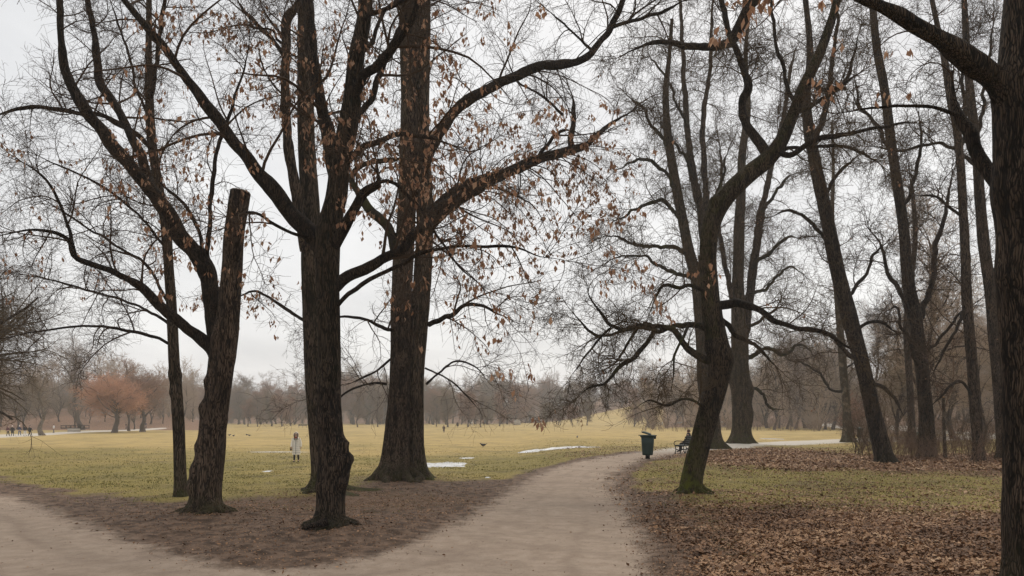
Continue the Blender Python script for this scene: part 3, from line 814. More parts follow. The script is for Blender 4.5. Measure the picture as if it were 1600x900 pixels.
# --- slim tree behind it
def slim():
    t = Tree('tree', "slim straight trunk just behind the sawn off leaning trunk", (281, 776), 12)
    t.trunk([(282, 778, 21), (281, 720, 18), (278, 650, 18), (273, 580, 17), (269, 500, 16), (264, 420, 15), (258, 350, 15), (246, 280, 14), (237, 220, 14), (234, 165, 13), (232, 90, 10), (233, -8, 8)], M['bark_brown'], flare=.35, flare_h=.25, lobes=4, ext=3.5,
            burls=[(612, 3.1, .05, .1), (585, .2, .05, .1), (585, 3, .04, .1), (640, 1.4, .03, .1)], moss=lambda H, c, s: .6 * np.exp(-H / .6) + .1, t_from=.4)
    B = M['limb']
    t.limb([(235, 165, 9), (243, 110, 8, -.2), (250, 60, 8, -.3), (259, -6, 7, -.4)], B, ext=3)
    t.limb([(229, 175, 6), (212, 130, 5, .4), (200, 80, 5, .6), (178, 20, 4, .8), (170, -10, 3, .9)], B)
    t.limb([(240, 236, 9), (222, 218, 9, -.4), (195, 198, 9, -.8), (165, 183, 9, -1.1), (125, 177, 9, -1.4), (88, 168, 9, -1.6), (45, 168, 8, -1.8), (15, 175, 7, -2), (-30, 190, 5, -2.2)], B, k=10)
    t.limb([(261, 390, 6), (225, 345, 5, -.6), (180, 305, 5, -1), (115, 270, 4, -1.5), (40, 235, 3, -2)], B)
    t.limb([(266, 480, 6), (230, 415, 6, .3), (190, 390, 5, .6), (120, 345, 4, 1), (50, 300, 3, 1.4)], B)
    t.limb([(268, 510, 6), (225, 480, 5, .4), (165, 460, 5, .8), (95, 440, 4, 1.2), (15, 425, 3, 1.6)], B)
    t.limb([(272, 540, 6), (220, 520, 6, -.4), (150, 508, 5, -.8), (80, 515, 4, -1.2), (0, 530, 4, -1.6)], B)
    t.crown(M['twig'], d1=2.2, n2=9, n3=6, L1=2.6, L2=1.1, L3=.65, r3=.005, trop=(-.01, 0, 0), up=(.05, 0, 0), leaves=30)
slim()
# --- big dark forked tree in the middle of the group
def forked():
    t = Tree('tree', "dark ridged trunk with a knobbly burl, forking into tall limbs nearest the path", (514, 828), 13)
    t.trunk([(517, 834, 44), (516, 800, 44), (517, 750, 44), (518, 700, 42), (515, 650, 38), (514, 600, 36), (514, 540, 35), (513, 480, 34), (512, 430, 35), (512, 390, 38), (514, 360, 40), (520, 330, 34), (526, 305, 33), (532, 250, 31), (543, 200, 31), (552, 145, 29), (557, 90, 25), (568, 35, 22), (573, -8, 20)], M['bark_black'],
            flare=.34, flare_h=.14, lobes=6, burls=[(714, .1, .17, .10), (730, .0, .12, .17), (694, .3, .13, .08), (752, .1, .07, .12), (700, 1.5, .04, .06), (655, 1.7, .05, .13), (760, 2.2, .06, .1), (640, 2.6, .03, .15), (575, 1.2, .04, .12), (815, 2.6, .10, .12)],
            moss=lambda H, c, s: .55 * np.exp(-H / .35) + .15 * (H > 3) * (s > .2), ext=4, t_from=.55)
    t.roots(6, .33, .40, M['bark_black'], 1.0)
    B = M['limb']
    t.limb([(508, 400, 28), (484, 362, 28, .1), (455, 335, 27, .1), (425, 295, 25), (400, 262, 22), (362, 215, 20, -.1), (322, 160, 18, -.3), (295, 125, 16, -.4), (260, 80, 15, -.5), (225, 38, 13, -.6), (188, -8, 12, -.7)], B, ext=3.5, k=20, sway=.25, t_from=.2)
    t.limb([(528, 285, 28), (520, 238, 25, .3), (505, 180, 22, .6), (492, 110, 21, .9), (484, 40, 19, 1.2), (481, -8, 18, 1.3)], B, ext=4, k=18, sway=.25)
    t.limb([(553, 150, 16, -.1), (568, 125, 16, -.2), (592, 98, 15, -.5), (620, 62, 14, -.8), (640, 25, 13, -1), (652, -8, 12, -1.1)], B, ext=3, k=14)
    t.limb([(545, 230, 13, .2), (560, 190, 12, .5), (575, 165, 12, .7), (596, 120, 11, 1), (614, 75, 10, 1.2), (640, 20, 8, 1.4)], B, ext=2, k=12)
    t.limb([(540, 255, 13), (556, 240, 12, -.2), (576, 226, 11, -.4), (606, 211, 10, -.7), (640, 208, 9, -1), (668, 212, 8, -1.2), (695, 222, 6, -1.4), (728, 232, 4, -1.6)], B, k=12)
    t.limb([(522, 385, 20, -.1), (534, 365, 18, -.2), (550, 335, 17, -.4), (570, 302, 16, -.5), (590, 286, 15, -.7), (591, 272, 10, -.7), (590, 260, 7, -.7)], B, k=14, sway=.25)
    t.limb([(588, 286, 9, -.7), (606, 284, 7, -.8), (628, 298, 7, -1), (652, 318, 7, -1.2), (672, 345, 6, -1.4), (690, 375, 5, -1.6), (722, 420, 4, -1.8), (760, 455, 3, -2)], B, k=8, t_from=.3)
    t.limb([(520, 452, 22, 0), (540, 438, 20, .1), (572, 421, 18, .2), (610, 400, 18, .3), (640, 380, 18, .5), (664, 352, 16, .8), (690, 322, 13, 1.2), (715, 305, 10, 1.6), (745, 285, 8, 2)], B, k=14, sway=.35)
    t.limb([(523, 482, 9), (545, 462, 9, -.2), (580, 436, 9, -.4), (615, 418, 8, -.6), (650, 396, 7, -.9), (710, 386, 6, -1.2), (760, 384, 6, -1.4), (800, 384, 6, -1.6), (840, 400, 5, -1.8), (890, 409, 4, -2)], B, k=8)
    t.limb([(482, 372, 8), (455, 362, 7, -.4), (425, 348, 6, -.7), (395, 332, 5, -1), (350, 340, 4, -1.4)], B, k=8)
    t.limb([(557, 85, 10, 0), (585, 60, 9, .5), (600, 22, 8, 1), (622, 2, 7, 1.3), (650, -8, 6, 1.5)], B, k=8)
    t.limb([(568, 32, 10), (590, 20, 9, -.6), (618, 4, 8, -1)], B, ext=2, k=8)
    t.limb([(512, 815, 16, -.5), (497, 820, 13, -.55), (480, 824, 10, -.6), (464, 832, 6, -.65)], M['bark_black'], part='root', carry=False, sway=.6)
    t.crown(M['twig'], d1=2.0, n2=9, n3=5, L1=2.9, L2=1.1, L3=.6, r3=.0046, trop=(-.01, -.015, -.02), up=(.05, 0, 0), leaves=1500, leaf_size=(.095, .165), leaf_box=lambda p: (p[:, 2] < 11.5))
forked()
# --- twin stemmed tree directly behind it
def behind():
    t = Tree('tree', "tall brown trunk standing right behind the dark forked tree, its roots showing beside it", (508, 772), 14)
    t.trunk([(508, 775, 36), (505, 745, 34), (501, 700, 34), (497, 650, 33), (493, 600, 33), (490, 540, 32), (488, 480, 32), (486, 425, 31), (486, 370, 29), (486, 325, 27), (481, 260, 27), (478, 200, 26), (477, 120, 25), (477, 50, 23), (477, -8, 21)], M['bark_brown'], flare=1.3, flare_h=.22, lobes=4,
            moss=lambda H, c, s: .9 * np.exp(-H / .5) + .1, ext=5, t_from=.5)
    t.roots(6, .42, .75, M['bark_brown'], .2)
    B = M['bark_brown']
    t.limb([(478, 392, 20, -.2), (470, 340, 18, -.5), (460, 280, 17, -.6), (452, 235, 17, -.7), (447, 150, 16, -.8), (447, 70, 15, -.9), (449, 30, 15, -.9), (462, 12, 13, -.9), (478, -6, 12, -.8)], B, ext=2, k=16, sway=.25, t_from=.4)
    t.limb([(449, 100, 9, -.8), (430, 65, 9, -.9), (405, 40, 8, -1), (380, 10, 7, -1.2), (365, -10, 6, -1.3)], M['limb'], k=8)
    t.limb([(452, 75, 6, -.8), (432, 62, 5, -1.4), (425, 48, 5, -1.8), (395, 45, 4, -2)], M['limb'], k=8)
    t.limb([(474, 500, 7), (440, 478, 6, .6), (400, 455, 5, 1), (360, 470, 4, 1.4)], M['limb'], k=8)
    t.crown(M['twig'], d1=1.5, n2=9, n3=5, L1=2.9, L2=1.1, L3=.6, r3=.0046, trop=(-.01, -.01, -.02), leaves=600, leaf_size=(.11, .19), leaf_box=lambda p: (p[:, 2] < 15) & (p[:, 2] > 5))
behind()
# --- broad double trunk
def double():
    t = Tree('tree', "broad double trunk with spreading roots beside the largest ice patch", (626, 754), 15)
    t.trunk([(615, 758, 54), (618, 725, 48), (621, 680, 40), (624, 620, 34), (626, 550, 32), (627, 480, 32), (630, 410, 31), (634, 350, 29), (637, 290, 28), (639, 220, 27), (639, 150, 26), (638, 80, 25), (637, -8, 24)], M['bark'], flare=.34, flare_h=.35, lobes=6,
            burls=[(735, 1.6, .10, .2), (745, 2.4, .12, .2)], moss=lambda H, c, s: .85 * np.exp(-H / .45) + .25 * (H > 8) * (c > .1), ext=6, t_from=.6)
    t.trunk([(653, 752, 34), (649, 710, 30), (647, 650, 29), (648, 590, 29), (653, 520, 29), (659, 450, 28), (663, 380, 26), (663, 310, 26), (660, 250, 26), (658, 180, 25), (660, 110, 24), (662, -8, 22)], M['bark_brown'], flare=.6, flare_h=.3, lobes=5, dy=.3,
            moss=lambda H, c, s: .8 * np.exp(-H / .4) + .1, ext=6, t_from=.6)
    t.roots(8, .72, .75, M['bark'], .3)
    B = M['limb']
    t.limb([(664, 250, 22), (676, 228, 21, -.2), (690, 200, 19, -.5), (720, 165, 18, -.9), (760, 141, 17, -1.3), (800, 122, 16, -1.7), (840, 105, 15, -2), (895, 100, 14, -2.3), (925, 80, 13, -2.5), (955, 45, 12, -2.7), (974, -6, 10, -2.9)], B, ext=2.5, k=16, sway=.35, t_from=.25)
    t.limb([(958, 42, 8, -2.7), (985, 32, 7, -2.9), (1025, 22, 7, -3.2), (1075, -2, 6, -3.6)], B, k=8)
    t.limb([(668, 362, 22), (682, 338, 21, .2), (705, 322, 19, .4), (745, 294, 18, .8), (790, 272, 18, 1.1), (840, 250, 16, 1.4), (890, 235, 14, 1.8), (915, 225, 12, 2), (950, 196, 9, 2.3), (1010, 160, 6, 2.8)], B, k=16, sway=.35, t_from=.25)
    t.limb([(668, 335, 17, -.2), (684, 320, 16, -.2), (703, 303, 15, -.1), (740, 284, 14, 0), (780, 270, 12, .4), (820, 258, 10, .9)], B, k=12, sway=.35)
    t.limb([(892, 233, 11, 1.8), (893, 195, 10, 1.7), (895, 150, 8, 1.6)], B, k=8)
    t.limb([(880, 180, 6, 1.6), (850, 155, 5, 1.5), (810, 125, 4, 1.3), (790, 80, 3, 1.1)], B, k=8)
    t.limb([(840, 250, 9, 1.4), (855, 225, 8, 1.2), (880, 205, 6, 1), (900, 205, 4, .9)], B, k=8)
    t.limb([(930, 82, 6, -2.5), (905, 60, 5, -2.6), (855, 15, 4, -2.7)], B, k=8)
    t.limb([(618, 395, 17), (613, 370, 16, -.2), (604, 350, 15, -.3), (585, 335, 15, -.4), (566, 312, 14, -.4), (551, 285, 12, -.4), (556, 266, 11, -.3), (585, 252, 11, -.2), (625, 249, 11, -.1), (655, 258, 10)], M['limb_moss'], k=14, sway=.3, carry=False)
    t.limb([(628, 525, 8), (600, 512, 7, -.5), (575, 500, 6, -.9), (535, 495, 5, -1.3), (500, 505, 3, -1.6)], B, k=8)
    t.limb([(670, 507, 12), (690, 497, 11, -.3), (712, 490, 9, -.6), (730, 478, 8, -.8), (758, 480, 6, -1.1), (800, 500, 4, -1.5)], B, k=10)
    t.limb([(666, 600, 5), (690, 578, 4, -.3), (715, 564, 4, -.6), (745, 575, 3, -.8), (765, 600, 2, -1)], B, k=8)
    t.limb([(664, 575, 4), (700, 590, 3, .3), (730, 618, 3, .6), (752, 645, 2, .8)], B, k=8)
    t.limb([(604, 600, 5), (575, 600, 4, -.4), (545, 612, 4, -.8), (515, 640, 3, -1)], B, k=8)
    t.limb([(612, 560, 5), (580, 585, 4, -.3), (545, 600, 4, -.6)], B, k=8)
    t.crown(M['twig'], d1=1.4, n2=9, n3=5, low=1.7, L1=3.6, L2=1.5, L3=.8, trop=(-.03, -.035, -.03), up=(-.05, -.05, 0), leaves=0, r3=.0058)
    # hanging shoots that carry most of the dead leaves
    rng = t.rng
    par = cat(*[(resamp((P, R), 40)) for P, R, _ in t.paths[2:6]])
    s1 = grow(par, 50, rng, t0=.12, t1=.7, L=4.2, fall=.2, rk=.006, jit=.07, trop=-.085, S=12, up0=-.05, rmin=.008, ang=(25, 70))
    ok_ = s1[0][:, :, 2].min(1) > 4.2; s1 = (s1[0][ok_], s1[1][ok_])
    s2 = grow(s1, 620, rng, t0=.25, L=1.2, fall=.2, rk=.006, jit=.10, trop=-.10, S=6, rmin=.0045, ang=(20, 60))
    g = Geo().add(*tubes(*s1, 5)).add(*tubes(*s2, 3))
    g.build('crown', M['twig'], t.root)
    tag(hanging_leaves(s2, 800, rng, size=(.12, .22), clump=(2, 7), box_=lambda p: (p[:, 2] > 5.2) & (p[:, 2] < 14)).build('dead_leaves', M['dead_leaf'], t.root, smooth=False), "withered brown leaves still hanging on the twigs", kind='stuff')
double()
# --- leaning mossy tree at the inside of the bend
def leaning():
    t = Tree('tree', "leaning trunk with mossy green foot at the inside of the path's bend", (1083, 774), 16)
    t.trunk([(1078, 779, 37), (1083, 740, 34), (1095, 690, 33), (1109, 640, 34), (1121, 600, 34), (1125, 565, 36), (1120, 530, 33), (1113, 490, 30), (1108, 440, 27), (1106, 390, 27), (1111, 352, 28), (1125, 320, 29), (1147, 293, 29), (1175, 268, 27), (1200, 248, 25), (1220, 222, 21), (1238, 182, 18), (1256, 135, 17), (1280, 85, 16), (1300, 30, 13), (1310, -8, 12)], M['bark_moss'],
            flare=.22, flare_h=.2, lobes=4, burls=[(322, 2.6, .14, .10), (540, 2.9, .08, .18), (560, .2, .08, .2)], moss=lambda H, c, s: 1.1 * np.clip(1.3 * np.exp(-H / .55) + .42 * (.25 + .6 * c) * sstep((3.0 - H) / 1.5) + .16 * (H > 5) * (c > 0), 0, 1), ext=4, t_from=.55)
    t.roots(6, .40, .35, M['bark_moss'], .5)
    B, K = M['limb'], M['limb_moss']
    # low mossy limbs reaching out towards the meadow
    t.limb([(1120, 572, 14.4), (1088, 548, 13.7, -.1), (1070, 528, 11.5, -.3), (1055, 515, 11.5, -.4), (1030, 512, 10.8, -.6), (1000, 506, 9.4, -.8), (980, 515, 8.6, -1), (955, 512, 7.2, -1.2), (938, 492, 6.5, -1.4), (920, 465, 5.0, -1.6), (915, 430, 3.6, -1.7)], K, k=14, sway=.9)
    t.limb([(1114, 520, 11.5), (1080, 508, 10.8, .2), (1060, 512, 10.1, .4), (1035, 518, 9.4, .6), (1005, 512, 7.9, .9), (965, 520, 6.5, 1.2), (930, 522, 5.8, 1.4), (905, 500, 4.3, 1.6), (880, 470, 2.9, 1.8)], K, k=12, sway=.9)
    t.limb([(1022, 518, 10.1, -.6), (1010, 540, 9.4, -.7), (985, 560, 8.6, -.9), (962, 580, 7.2, -1.1), (945, 602, 5.8, -1.2), (920, 605, 4.3, -1.3), (897, 625, 2.9, -1.4)], K, k=12, sway=.9, t_from=.05)
    t.limb([(1106, 462, 8.6), (1078, 442, 7.9, -.3), (1055, 448, 7.2, -.6), (1035, 446, 6.5, -.8), (1025, 465, 5.0, -.9), (1015, 490, 3.6, -1)], K, k=10, sway=.8)
    t.limb([(1075, 510, 6.5, -.3), (1068, 530, 5.8, -.8), (1055, 560, 4.3, -1.2), (1052, 590, 3.2, -1.3), (1047, 612, 2.0, -1.3)], K, k=8, t_from=.05)
    t.limb([(1000, 508, 5.8, -.8), (985, 530, 5.0, -.4), (968, 560, 4.3, -.1), (950, 575, 2.9, .1)], K, k=8, t_from=.05)
    t.limb([(955, 512, 5.0, -1.2), (930, 535, 4.3, -.9), (912, 560, 3.6, -.7), (890, 590, 2.2, -.5)], K, k=8, t_from=.05)
    t.limb([(1108, 645, 5.0), (1075, 622, 5.0, -.5), (1045, 632, 4.3, -.8), (1015, 625, 3.6, -1.1), (990, 640, 2.2, -1.3)], K, k=8)
    # limbs to the other side
    t.limb([(1122, 478, 15), (1150, 476, 14, -.3), (1180, 484, 13, -.6), (1215, 500, 12, -.9), (1250, 512, 10, -1.1), (1290, 522, 9, -1.3), (1320, 540, 7, -1.5), (1360, 560, 5, -1.7)], B, k=12, sway=.6)
    t.limb([(1128, 500, 11), (1150, 520, 10, .4), (1185, 545, 8, .8), (1215, 575, 6, 1)], B, k=10)
    t.limb([(1208, 250, 18), (1198, 238, 17, .2), (1180, 214, 16, .4), (1165, 192, 15, .5), (1160, 168, 14, .6), (1169, 132, 13, .7), (1158, 92, 12, .8), (1145, 62, 11, .8), (1130, 15, 11, .9), (1125, -8, 10, .9)], B, ext=3, k=14, sway=.4)
    t.limb([(1188, -14, 22, -.6), (1175, 8, 20, -.5), (1160, 35, 18, -.3), (1146, 62, 17, 0), (1135, 67, 15, -.2), (1108, 71, 14, -.5), (1072, 70, 12, -.9), (1035, 66, 9, -1.3), (1000, 73, 7, -1.7), (962, 92, 5, -2)], B, k=12, sway=.3)
    t.limb([(1215, 236, 13), (1240, 240, 12, -.4), (1275, 222, 11, -.8), (1310, 215, 9, -1.2), (1350, 205, 8, -1.6), (1400, 195, 6, -2), (1460, 190, 4, -2.4)], B, k=10)
    t.limb([(1205, 245, 9), (1240, 232, 8, .4), (1290, 228, 7, .7), (1340, 235, 6, 1), (1385, 265, 4, 1.3)], B, k=8)
    t.limb([(1262, 120, 9, 0), (1290, 140, 8, -.5), (1314, 135, 7, -.8), (1350, 110, 5, -1.2)], B, k=8)
    t.limb([(1236, 185, 10), (1275, 160, 9, .5), (1315, 138, 8, .9), (1335, 90, 6, 1.2), (1345, 40, 5, 1.4)], B, k=8)
    t.limb([(1245, 165, 9), (1225, 115, 8, .6), (1212, 60, 7, 1), (1205, 0, 6, 1.3)], B, ext=2, k=8)
    t.crown(M['twig_moss'], d1=2.7, low=2.25, n2=9, n3=5, L1=1.9, L2=.9, L3=.5, trop=(-.02, -.05, -.07), up=(-.05, -.05, 0), jit=.15, r3=.0062, leaves=40, leaf_size=(.07, .14))
leaning()
# --- old trees by the far side of the path
def old_pair():
    t = Tree('tree', "tall stemmed old tree whose buttressed foot is half hidden by the leaning mossy trunk", (1122, 701), 17)
    t.trunk([(1119, 703, 30), (1115, 685, 26), (1109, 640, 27), (1103, 590, 26), (1100, 540, 25), (1096, 490, 23), (1089, 440, 19), (1076, 390, 17), (1068, 350, 16), (1057, 295, 15), (1045, 222, 13), (1040, 150, 10), (1045, 95, 7), (1050, 30, 5)], M['bark'], flare=.45, flare_h=.5, lobes=5, moss=lambda H, c, s: 1.1 * np.exp(-H / .8) + .2, t_from=.35)
    B, K = M['bark'], M['limb_moss']
    t.limb([(1101, 480, 17, .3), (1104, 420, 16, .5), (1098, 350, 15, .7), (1090, 300, 14, .9), (1080, 250, 13, 1), (1071, 160, 11, 1.2), (1067, 75, 8, 1.4), (1062, -5, 6, 1.6)], B, ext=3, k=12, sway=.4)
    t.limb([(1096, 430, 14, -.3), (1104, 330, 13, -.5), (1100, 260, 12, -.6), (1098, 190, 10, -.8), (1108, 120, 8, -1), (1112, 40, 6, -1.2)], B, ext=3, k=12, sway=.4)
    for k_, (pp) in enumerate([[(1078, 402, 9), (1055, 388, 9), (1035, 383, 8), (1000, 384, 7), (965, 372, 5), (935, 372, 4)], [(1066, 345, 9), (1050, 328, 9), (1033, 315, 8), (1005, 320, 7), (975, 340, 5), (945, 345, 4)],
                 [(1058, 300, 8), (1040, 270, 7), (1018, 250, 7), (985, 255, 5), (955, 272, 4)], [(1048, 235, 8), (1025, 200, 7), (1000, 165, 5), (975, 145, 4)], [(1090, 440, 8), (1060, 425, 8), (1035, 422, 7), (1010, 400, 5), (975, 400, 4), (940, 415, 4)],
                 [(1098, 340, 7), (1125, 290, 6), (1140, 230, 5)], [(1086, 280, 7), (1060, 230, 6), (1020, 180, 4)], [(1075, 200, 6), (1045, 130, 5), (1010, 80, 4)]]):
        t.limb([(*p, -1.2 * (k_ % 3) * i / 5 + .8 * (k_ % 2) * i / 5) for i, p in enumerate(pp)], K, k=8, sway=1.2)
    t.crown(M['twig_moss'], dens=1.05, d1=2.2, n2=9, n3=4, L1=3.0, L2=1.5, L3=.9, trop=(.0, -.04, -.06), up=(.05, -.05, 0), jit=.12, r3=.0115)
    t = Tree('tree', "thick old trunk with shaggy sides and mossy spreading foot by the path", (1158, 697), 18)
    t.trunk([(1158, 699, 36), (1158, 670, 27), (1158, 620, 26), (1157, 580, 26), (1156, 540, 27), (1154, 500, 22), (1153, 450, 19), (1154, 400, 17), (1155, 350, 16), (1158, 300, 14), (1160, 240, 12), (1168, 170, 10), (1165, 90, 7), (1170, 20, 5)], M['bark'], flare=.42, flare_h=.45, lobes=6,
            burls=[(610, 0, .35, .6), (590, 3.1, .3, .5), (650, .1, .3, .6)], moss=lambda H, c, s: 1.1 * np.exp(-H / .8) + .25, t_from=.3)
    t.limb([(1158, 545, 18, .3), (1166, 500, 17, .5), (1174, 440, 15, .8), (1182, 380, 14, 1), (1191, 325, 13, 1.2), (1205, 260, 11, 1.5), (1222, 190, 9, 1.8), (1236, 110, 7, 2)], B, k=12, ext=2, sway=.4)
    t.limb([(1152, 500, 12, -.3), (1140, 450, 11, -.5), (1130, 400, 10, -.7), (1122, 340, 9, -.8), (1128, 270, 7, -1), (1120, 200, 5, -1.2)], B, k=10, sway=.4)
    for k_, (pp) in enumerate([[(1165, 560, 9), (1195, 545, 8), (1225, 555, 7), (1250, 540, 5), (1275, 560, 4)], [(1178, 420, 8), (1205, 390, 7), (1230, 370, 6), (1255, 375, 4)], [(1164, 600, 7), (1190, 615, 6), (1205, 640, 5), (1225, 640, 4)],
                 [(1190, 330, 7), (1220, 290, 6), (1245, 270, 5)], [(1172, 460, 7), (1200, 450, 6), (1230, 420, 5), (1260, 430, 4)], [(1168, 510, 7), (1195, 500, 6), (1220, 470, 5)]]):
        t.limb([(*p, 1.2 * (k_ % 3) * i / 5 - .8 * (k_ % 2) * i / 5) for i, p in enumerate(pp)], K, k=8, sway=1.2)
    t.crown(M['twig_moss'], dens=1.05, d1=2.1, n2=9, n3=4, L1=3.2, L2=1.5, L3=.9, trop=(.0, -.03, -.04), up=(.1, 0, 0), jit=.115, r3=.0115)
old_pair()
# --- trees of the wood's edge
def edge():
    B = M['limb']
    t = Tree('tree', "dark trunk leaning to the left among red brown leaves, thickest of the wood's edge", (1383, 722), 19)
    t.trunk([(1384, 724, 30), (1375, 690, 26), (1366, 650, 23), (1355, 600, 22), (1342, 550, 23), (1328, 500, 24), (1315, 450, 22), (1304, 400, 21), (1292, 340, 20), (1281, 290, 19), (1272, 245, 18), (1264, 205, 17), (1260, 150, 13), (1266, 80, 10), (1258, -6, 8)], M['bark_black'], flare=.25, flare_h=.25, lobes=5, moss=lambda H, c, s: .4 * np.exp(-H / .6), ext=4, t_from=.3)
    t.limb([(1270, 230, 13), (1285, 190, 12, .4), (1296, 140, 10, .8), (1305, 80, 8, 1.2), (1310, 0, 6, 1.5)], B, ext=3, k=10)
    t.limb([(1345, 575, 10), (1362, 595, 9, -.5), (1385, 610, 8, -1), (1400, 625, 6, -1.3), (1412, 650, 4, -1.5)], B)
    t.limb([(1340, 560, 10), (1320, 545, 8, -.4), (1300, 525, 7, -.8), (1262, 515, 6, -1.2), (1230, 520, 4, -1.5)], B)
    t.limb([(1318, 470, 8), (1345, 440, 7, .4), (1365, 400, 6, .7), (1390, 375, 4, 1)], B)
    t.limb([(1300, 390, 8), (1270, 350, 7, .4), (1235, 330, 6, .8), (1200, 340, 4, 1)], B)
    t.limb([(1286, 310, 8), (1310, 270, 7, -.4), (1345, 240, 5, -.8)], B)
    t.limb([(1330, 520, 7), (1370, 500, 6, -.3), (1400, 520, 5, -.6)], B)
    t.crown(M['twig'], dens=1.05, d1=1.9, n2=9, n3=5, L1=2.6, L2=1.2, L3=.75, up=(.2, .05, 0), jit=.105, r3=.0085, leaves=40)
    t = Tree('tree', "slender yellowish trunk beside the second green bin, far side of the path", (1326, 691), 20)
    t.trunk([(1326, 693, 17), (1324, 660, 13), (1321, 620, 12), (1317, 570, 12), (1313, 520, 11), (1309, 470, 10), (1304, 410, 9), (1300, 340, 7), (1302, 270, 5), (1300, 190, 4)], M['plane_bark'], flare=.6, flare_h=.6, lobes=4, moss=lambda H, c, s: 1.0 * np.exp(-H / .5) + .25, t_from=.3)
    t.limb([(1316, 612, 6), (1300, 610, 5, -.4), (1285, 590, 5, -.7), (1262, 570, 4, -1), (1225, 560, 3, -1.3)], B)
    t.limb([(1318, 580, 4), (1345, 560, 4, .3), (1365, 555, 3, .6)], B)
    t.crown(M['twig_moss'], d1=2.2, n2=8, n3=4, L1=3.2, L2=1.5, L3=.7, up=(.25, .05, 0), jit=.105, r3=.012)
    t = Tree('tree', "straight dark trunk with two rising side limbs in front of the turquoise bench", (1445, 714), 21)
    t.trunk([(1449, 717, 27), (1448, 680, 23), (1446, 640, 21), (1442, 590, 20), (1436, 540, 20), (1428, 490, 21), (1419, 440, 18), (1411, 350, 16), (1400, 275, 15), (1391, 210, 14), (1382, 140, 13), (1370, 75, 12), (1362, -6, 9)], M['bark_black'], flare=.2, flare_h=.3, lobes=5, moss=lambda H, c, s: .3 * np.exp(-H / .6), ext=4, t_from=.3)
    t.limb([(1432, 530, 13), (1444, 490, 12, .4), (1456, 440, 11, .7), (1463, 385, 10, .9), (1475, 340, 8, 1.1), (1484, 300, 6, 1.3), (1490, 250, 5, 1.5)], B, k=10)
    t.limb([(1428, 505, 10), (1412, 470, 9, -.4), (1396, 445, 8, -.8), (1386, 420, 7, -1), (1374, 375, 5, -1.2), (1352, 350, 4, -1.4)], B, k=10)
    t.limb([(1408, 335, 8), (1425, 290, 7, -.4), (1440, 230, 6, -.7), (1436, 170, 4, -1)], B)
    t.limb([(1396, 240, 8), (1370, 200, 7, .4), (1345, 165, 6, .8), (1335, 110, 4, 1)], B)
    t.limb([(1440, 590, 9), (1425, 540, 8, -1), (1410, 510, 6, -1.4), (1402, 480, 5, -1.6), (1380, 490, 4, -2)], B)
    t.limb([(1436, 560, 7), (1470, 530, 6, -.3), (1500, 490, 5, -.6), (1530, 470, 4, -.9)], B)
    t.crown(M['twig'], dens=1.05, d1=1.8, n2=9, n3=5, L1=2.8, L2=1.3, L3=.75, up=(.2, .05, 0), jit=.105, r3=.0085, leaves=40)
    t = Tree('tree', "narrow trunk close behind the straight dark trunk, partly covering the turquoise bench", (1424, 700), 22)
    t.trunk([(1424, 702, 13), (1424, 660, 11), (1422, 610, 10), (1419, 560, 10), (1416, 520, 9), (1418, 480, 8), (1425, 430, 7), (1430, 360, 7), (1424, 280, 5)], M['bark_brown'], flare=.4, flare_h=.5, lobes=4, t_from=.35)
    t.crown(M['twig'], dens=1.05, d1=2.2, n2=8, n3=5, L1=3.0, L2=1.4, L3=.7, up=(.25, .05, 0), jit=.105, r3=.012)
    t = Tree('tree', "straight narrow trunk standing in red brown leaves, second from the huge near trunk", (1527, 720), 23)
    t.trunk([(1529, 723, 18), (1528, 680, 17), (1524, 630, 17), (1519, 570, 16), (1514, 510, 15), (1510, 450, 15), (1506, 350, 13), (1501, 260, 12), (1495, 200, 12), (1486, 160, 11), (1477, 100, 10), (1467, 50, 8), (1455, -6, 7)], M['bark'], flare=.2, flare_h=.3, lobes=4, ext=3, t_from=.3)
    t.limb([(1500, 240, 8), (1508, 190, 8, .4), (1508, 120, 7, .7), (1510, 60, 6, .9), (1506, -6, 5, 1)], B, ext=2)
    t.limb([(1512, 480, 7), (1490, 520, 6, -.5), (1470, 560, 5, -.8), (1455, 590, 4, -1)], B)
    t.limb([(1522, 620, 6), (1500, 595, 5, -.4), (1478, 612, 5, -.8), (1450, 640, 3, -1)], B)
    t.limb([(1506, 340, 6), (1470, 310, 5, -.4), (1430, 305, 4, -.8)], B)
    t.crown(M['twig'], dens=1.05, d1=2.0, n2=9, n3=5, L1=2.5, L2=1.2, L3=.75, up=(.15, .05, 0), jit=.105, r3=.0085, leaves=60)
    t = Tree('tree', "grey trunk partly hidden by the huge near trunk, curving to the left higher up", (1571, 716), 24)
    t.trunk([(1571, 719, 24), (1567, 660, 22), (1562, 600, 20), (1555, 530, 18), (1547, 450, 17), (1537, 380, 16), (1531, 310, 15), (1527, 250, 14), (1519, 175, 13), (1512, 100, 11), (1506, -6, 8)], M['bark'], flare=.2, flare_h=.3, lobes=4, ext=3, t_from=.3)
    t.limb([(1524, 230, 8), (1535, 170, 7, .5), (1545, 100, 6, .8), (1552, 20, 5, 1)], B)
    t.limb([(1528, 260, 8), (1495, 235, 7, -.4), (1460, 225, 6, -.8), (1400, 235, 5, -1.2), (1350, 225, 3, -1.6)], B)
    t.crown(M['twig'], dens=1.05, d1=1.9, n2=9, n3=5, L1=2.5, L2=1.2, L3=.75, up=(.15, .05, 0), jit=.105, r3=.0085, leaves=30)
edge()
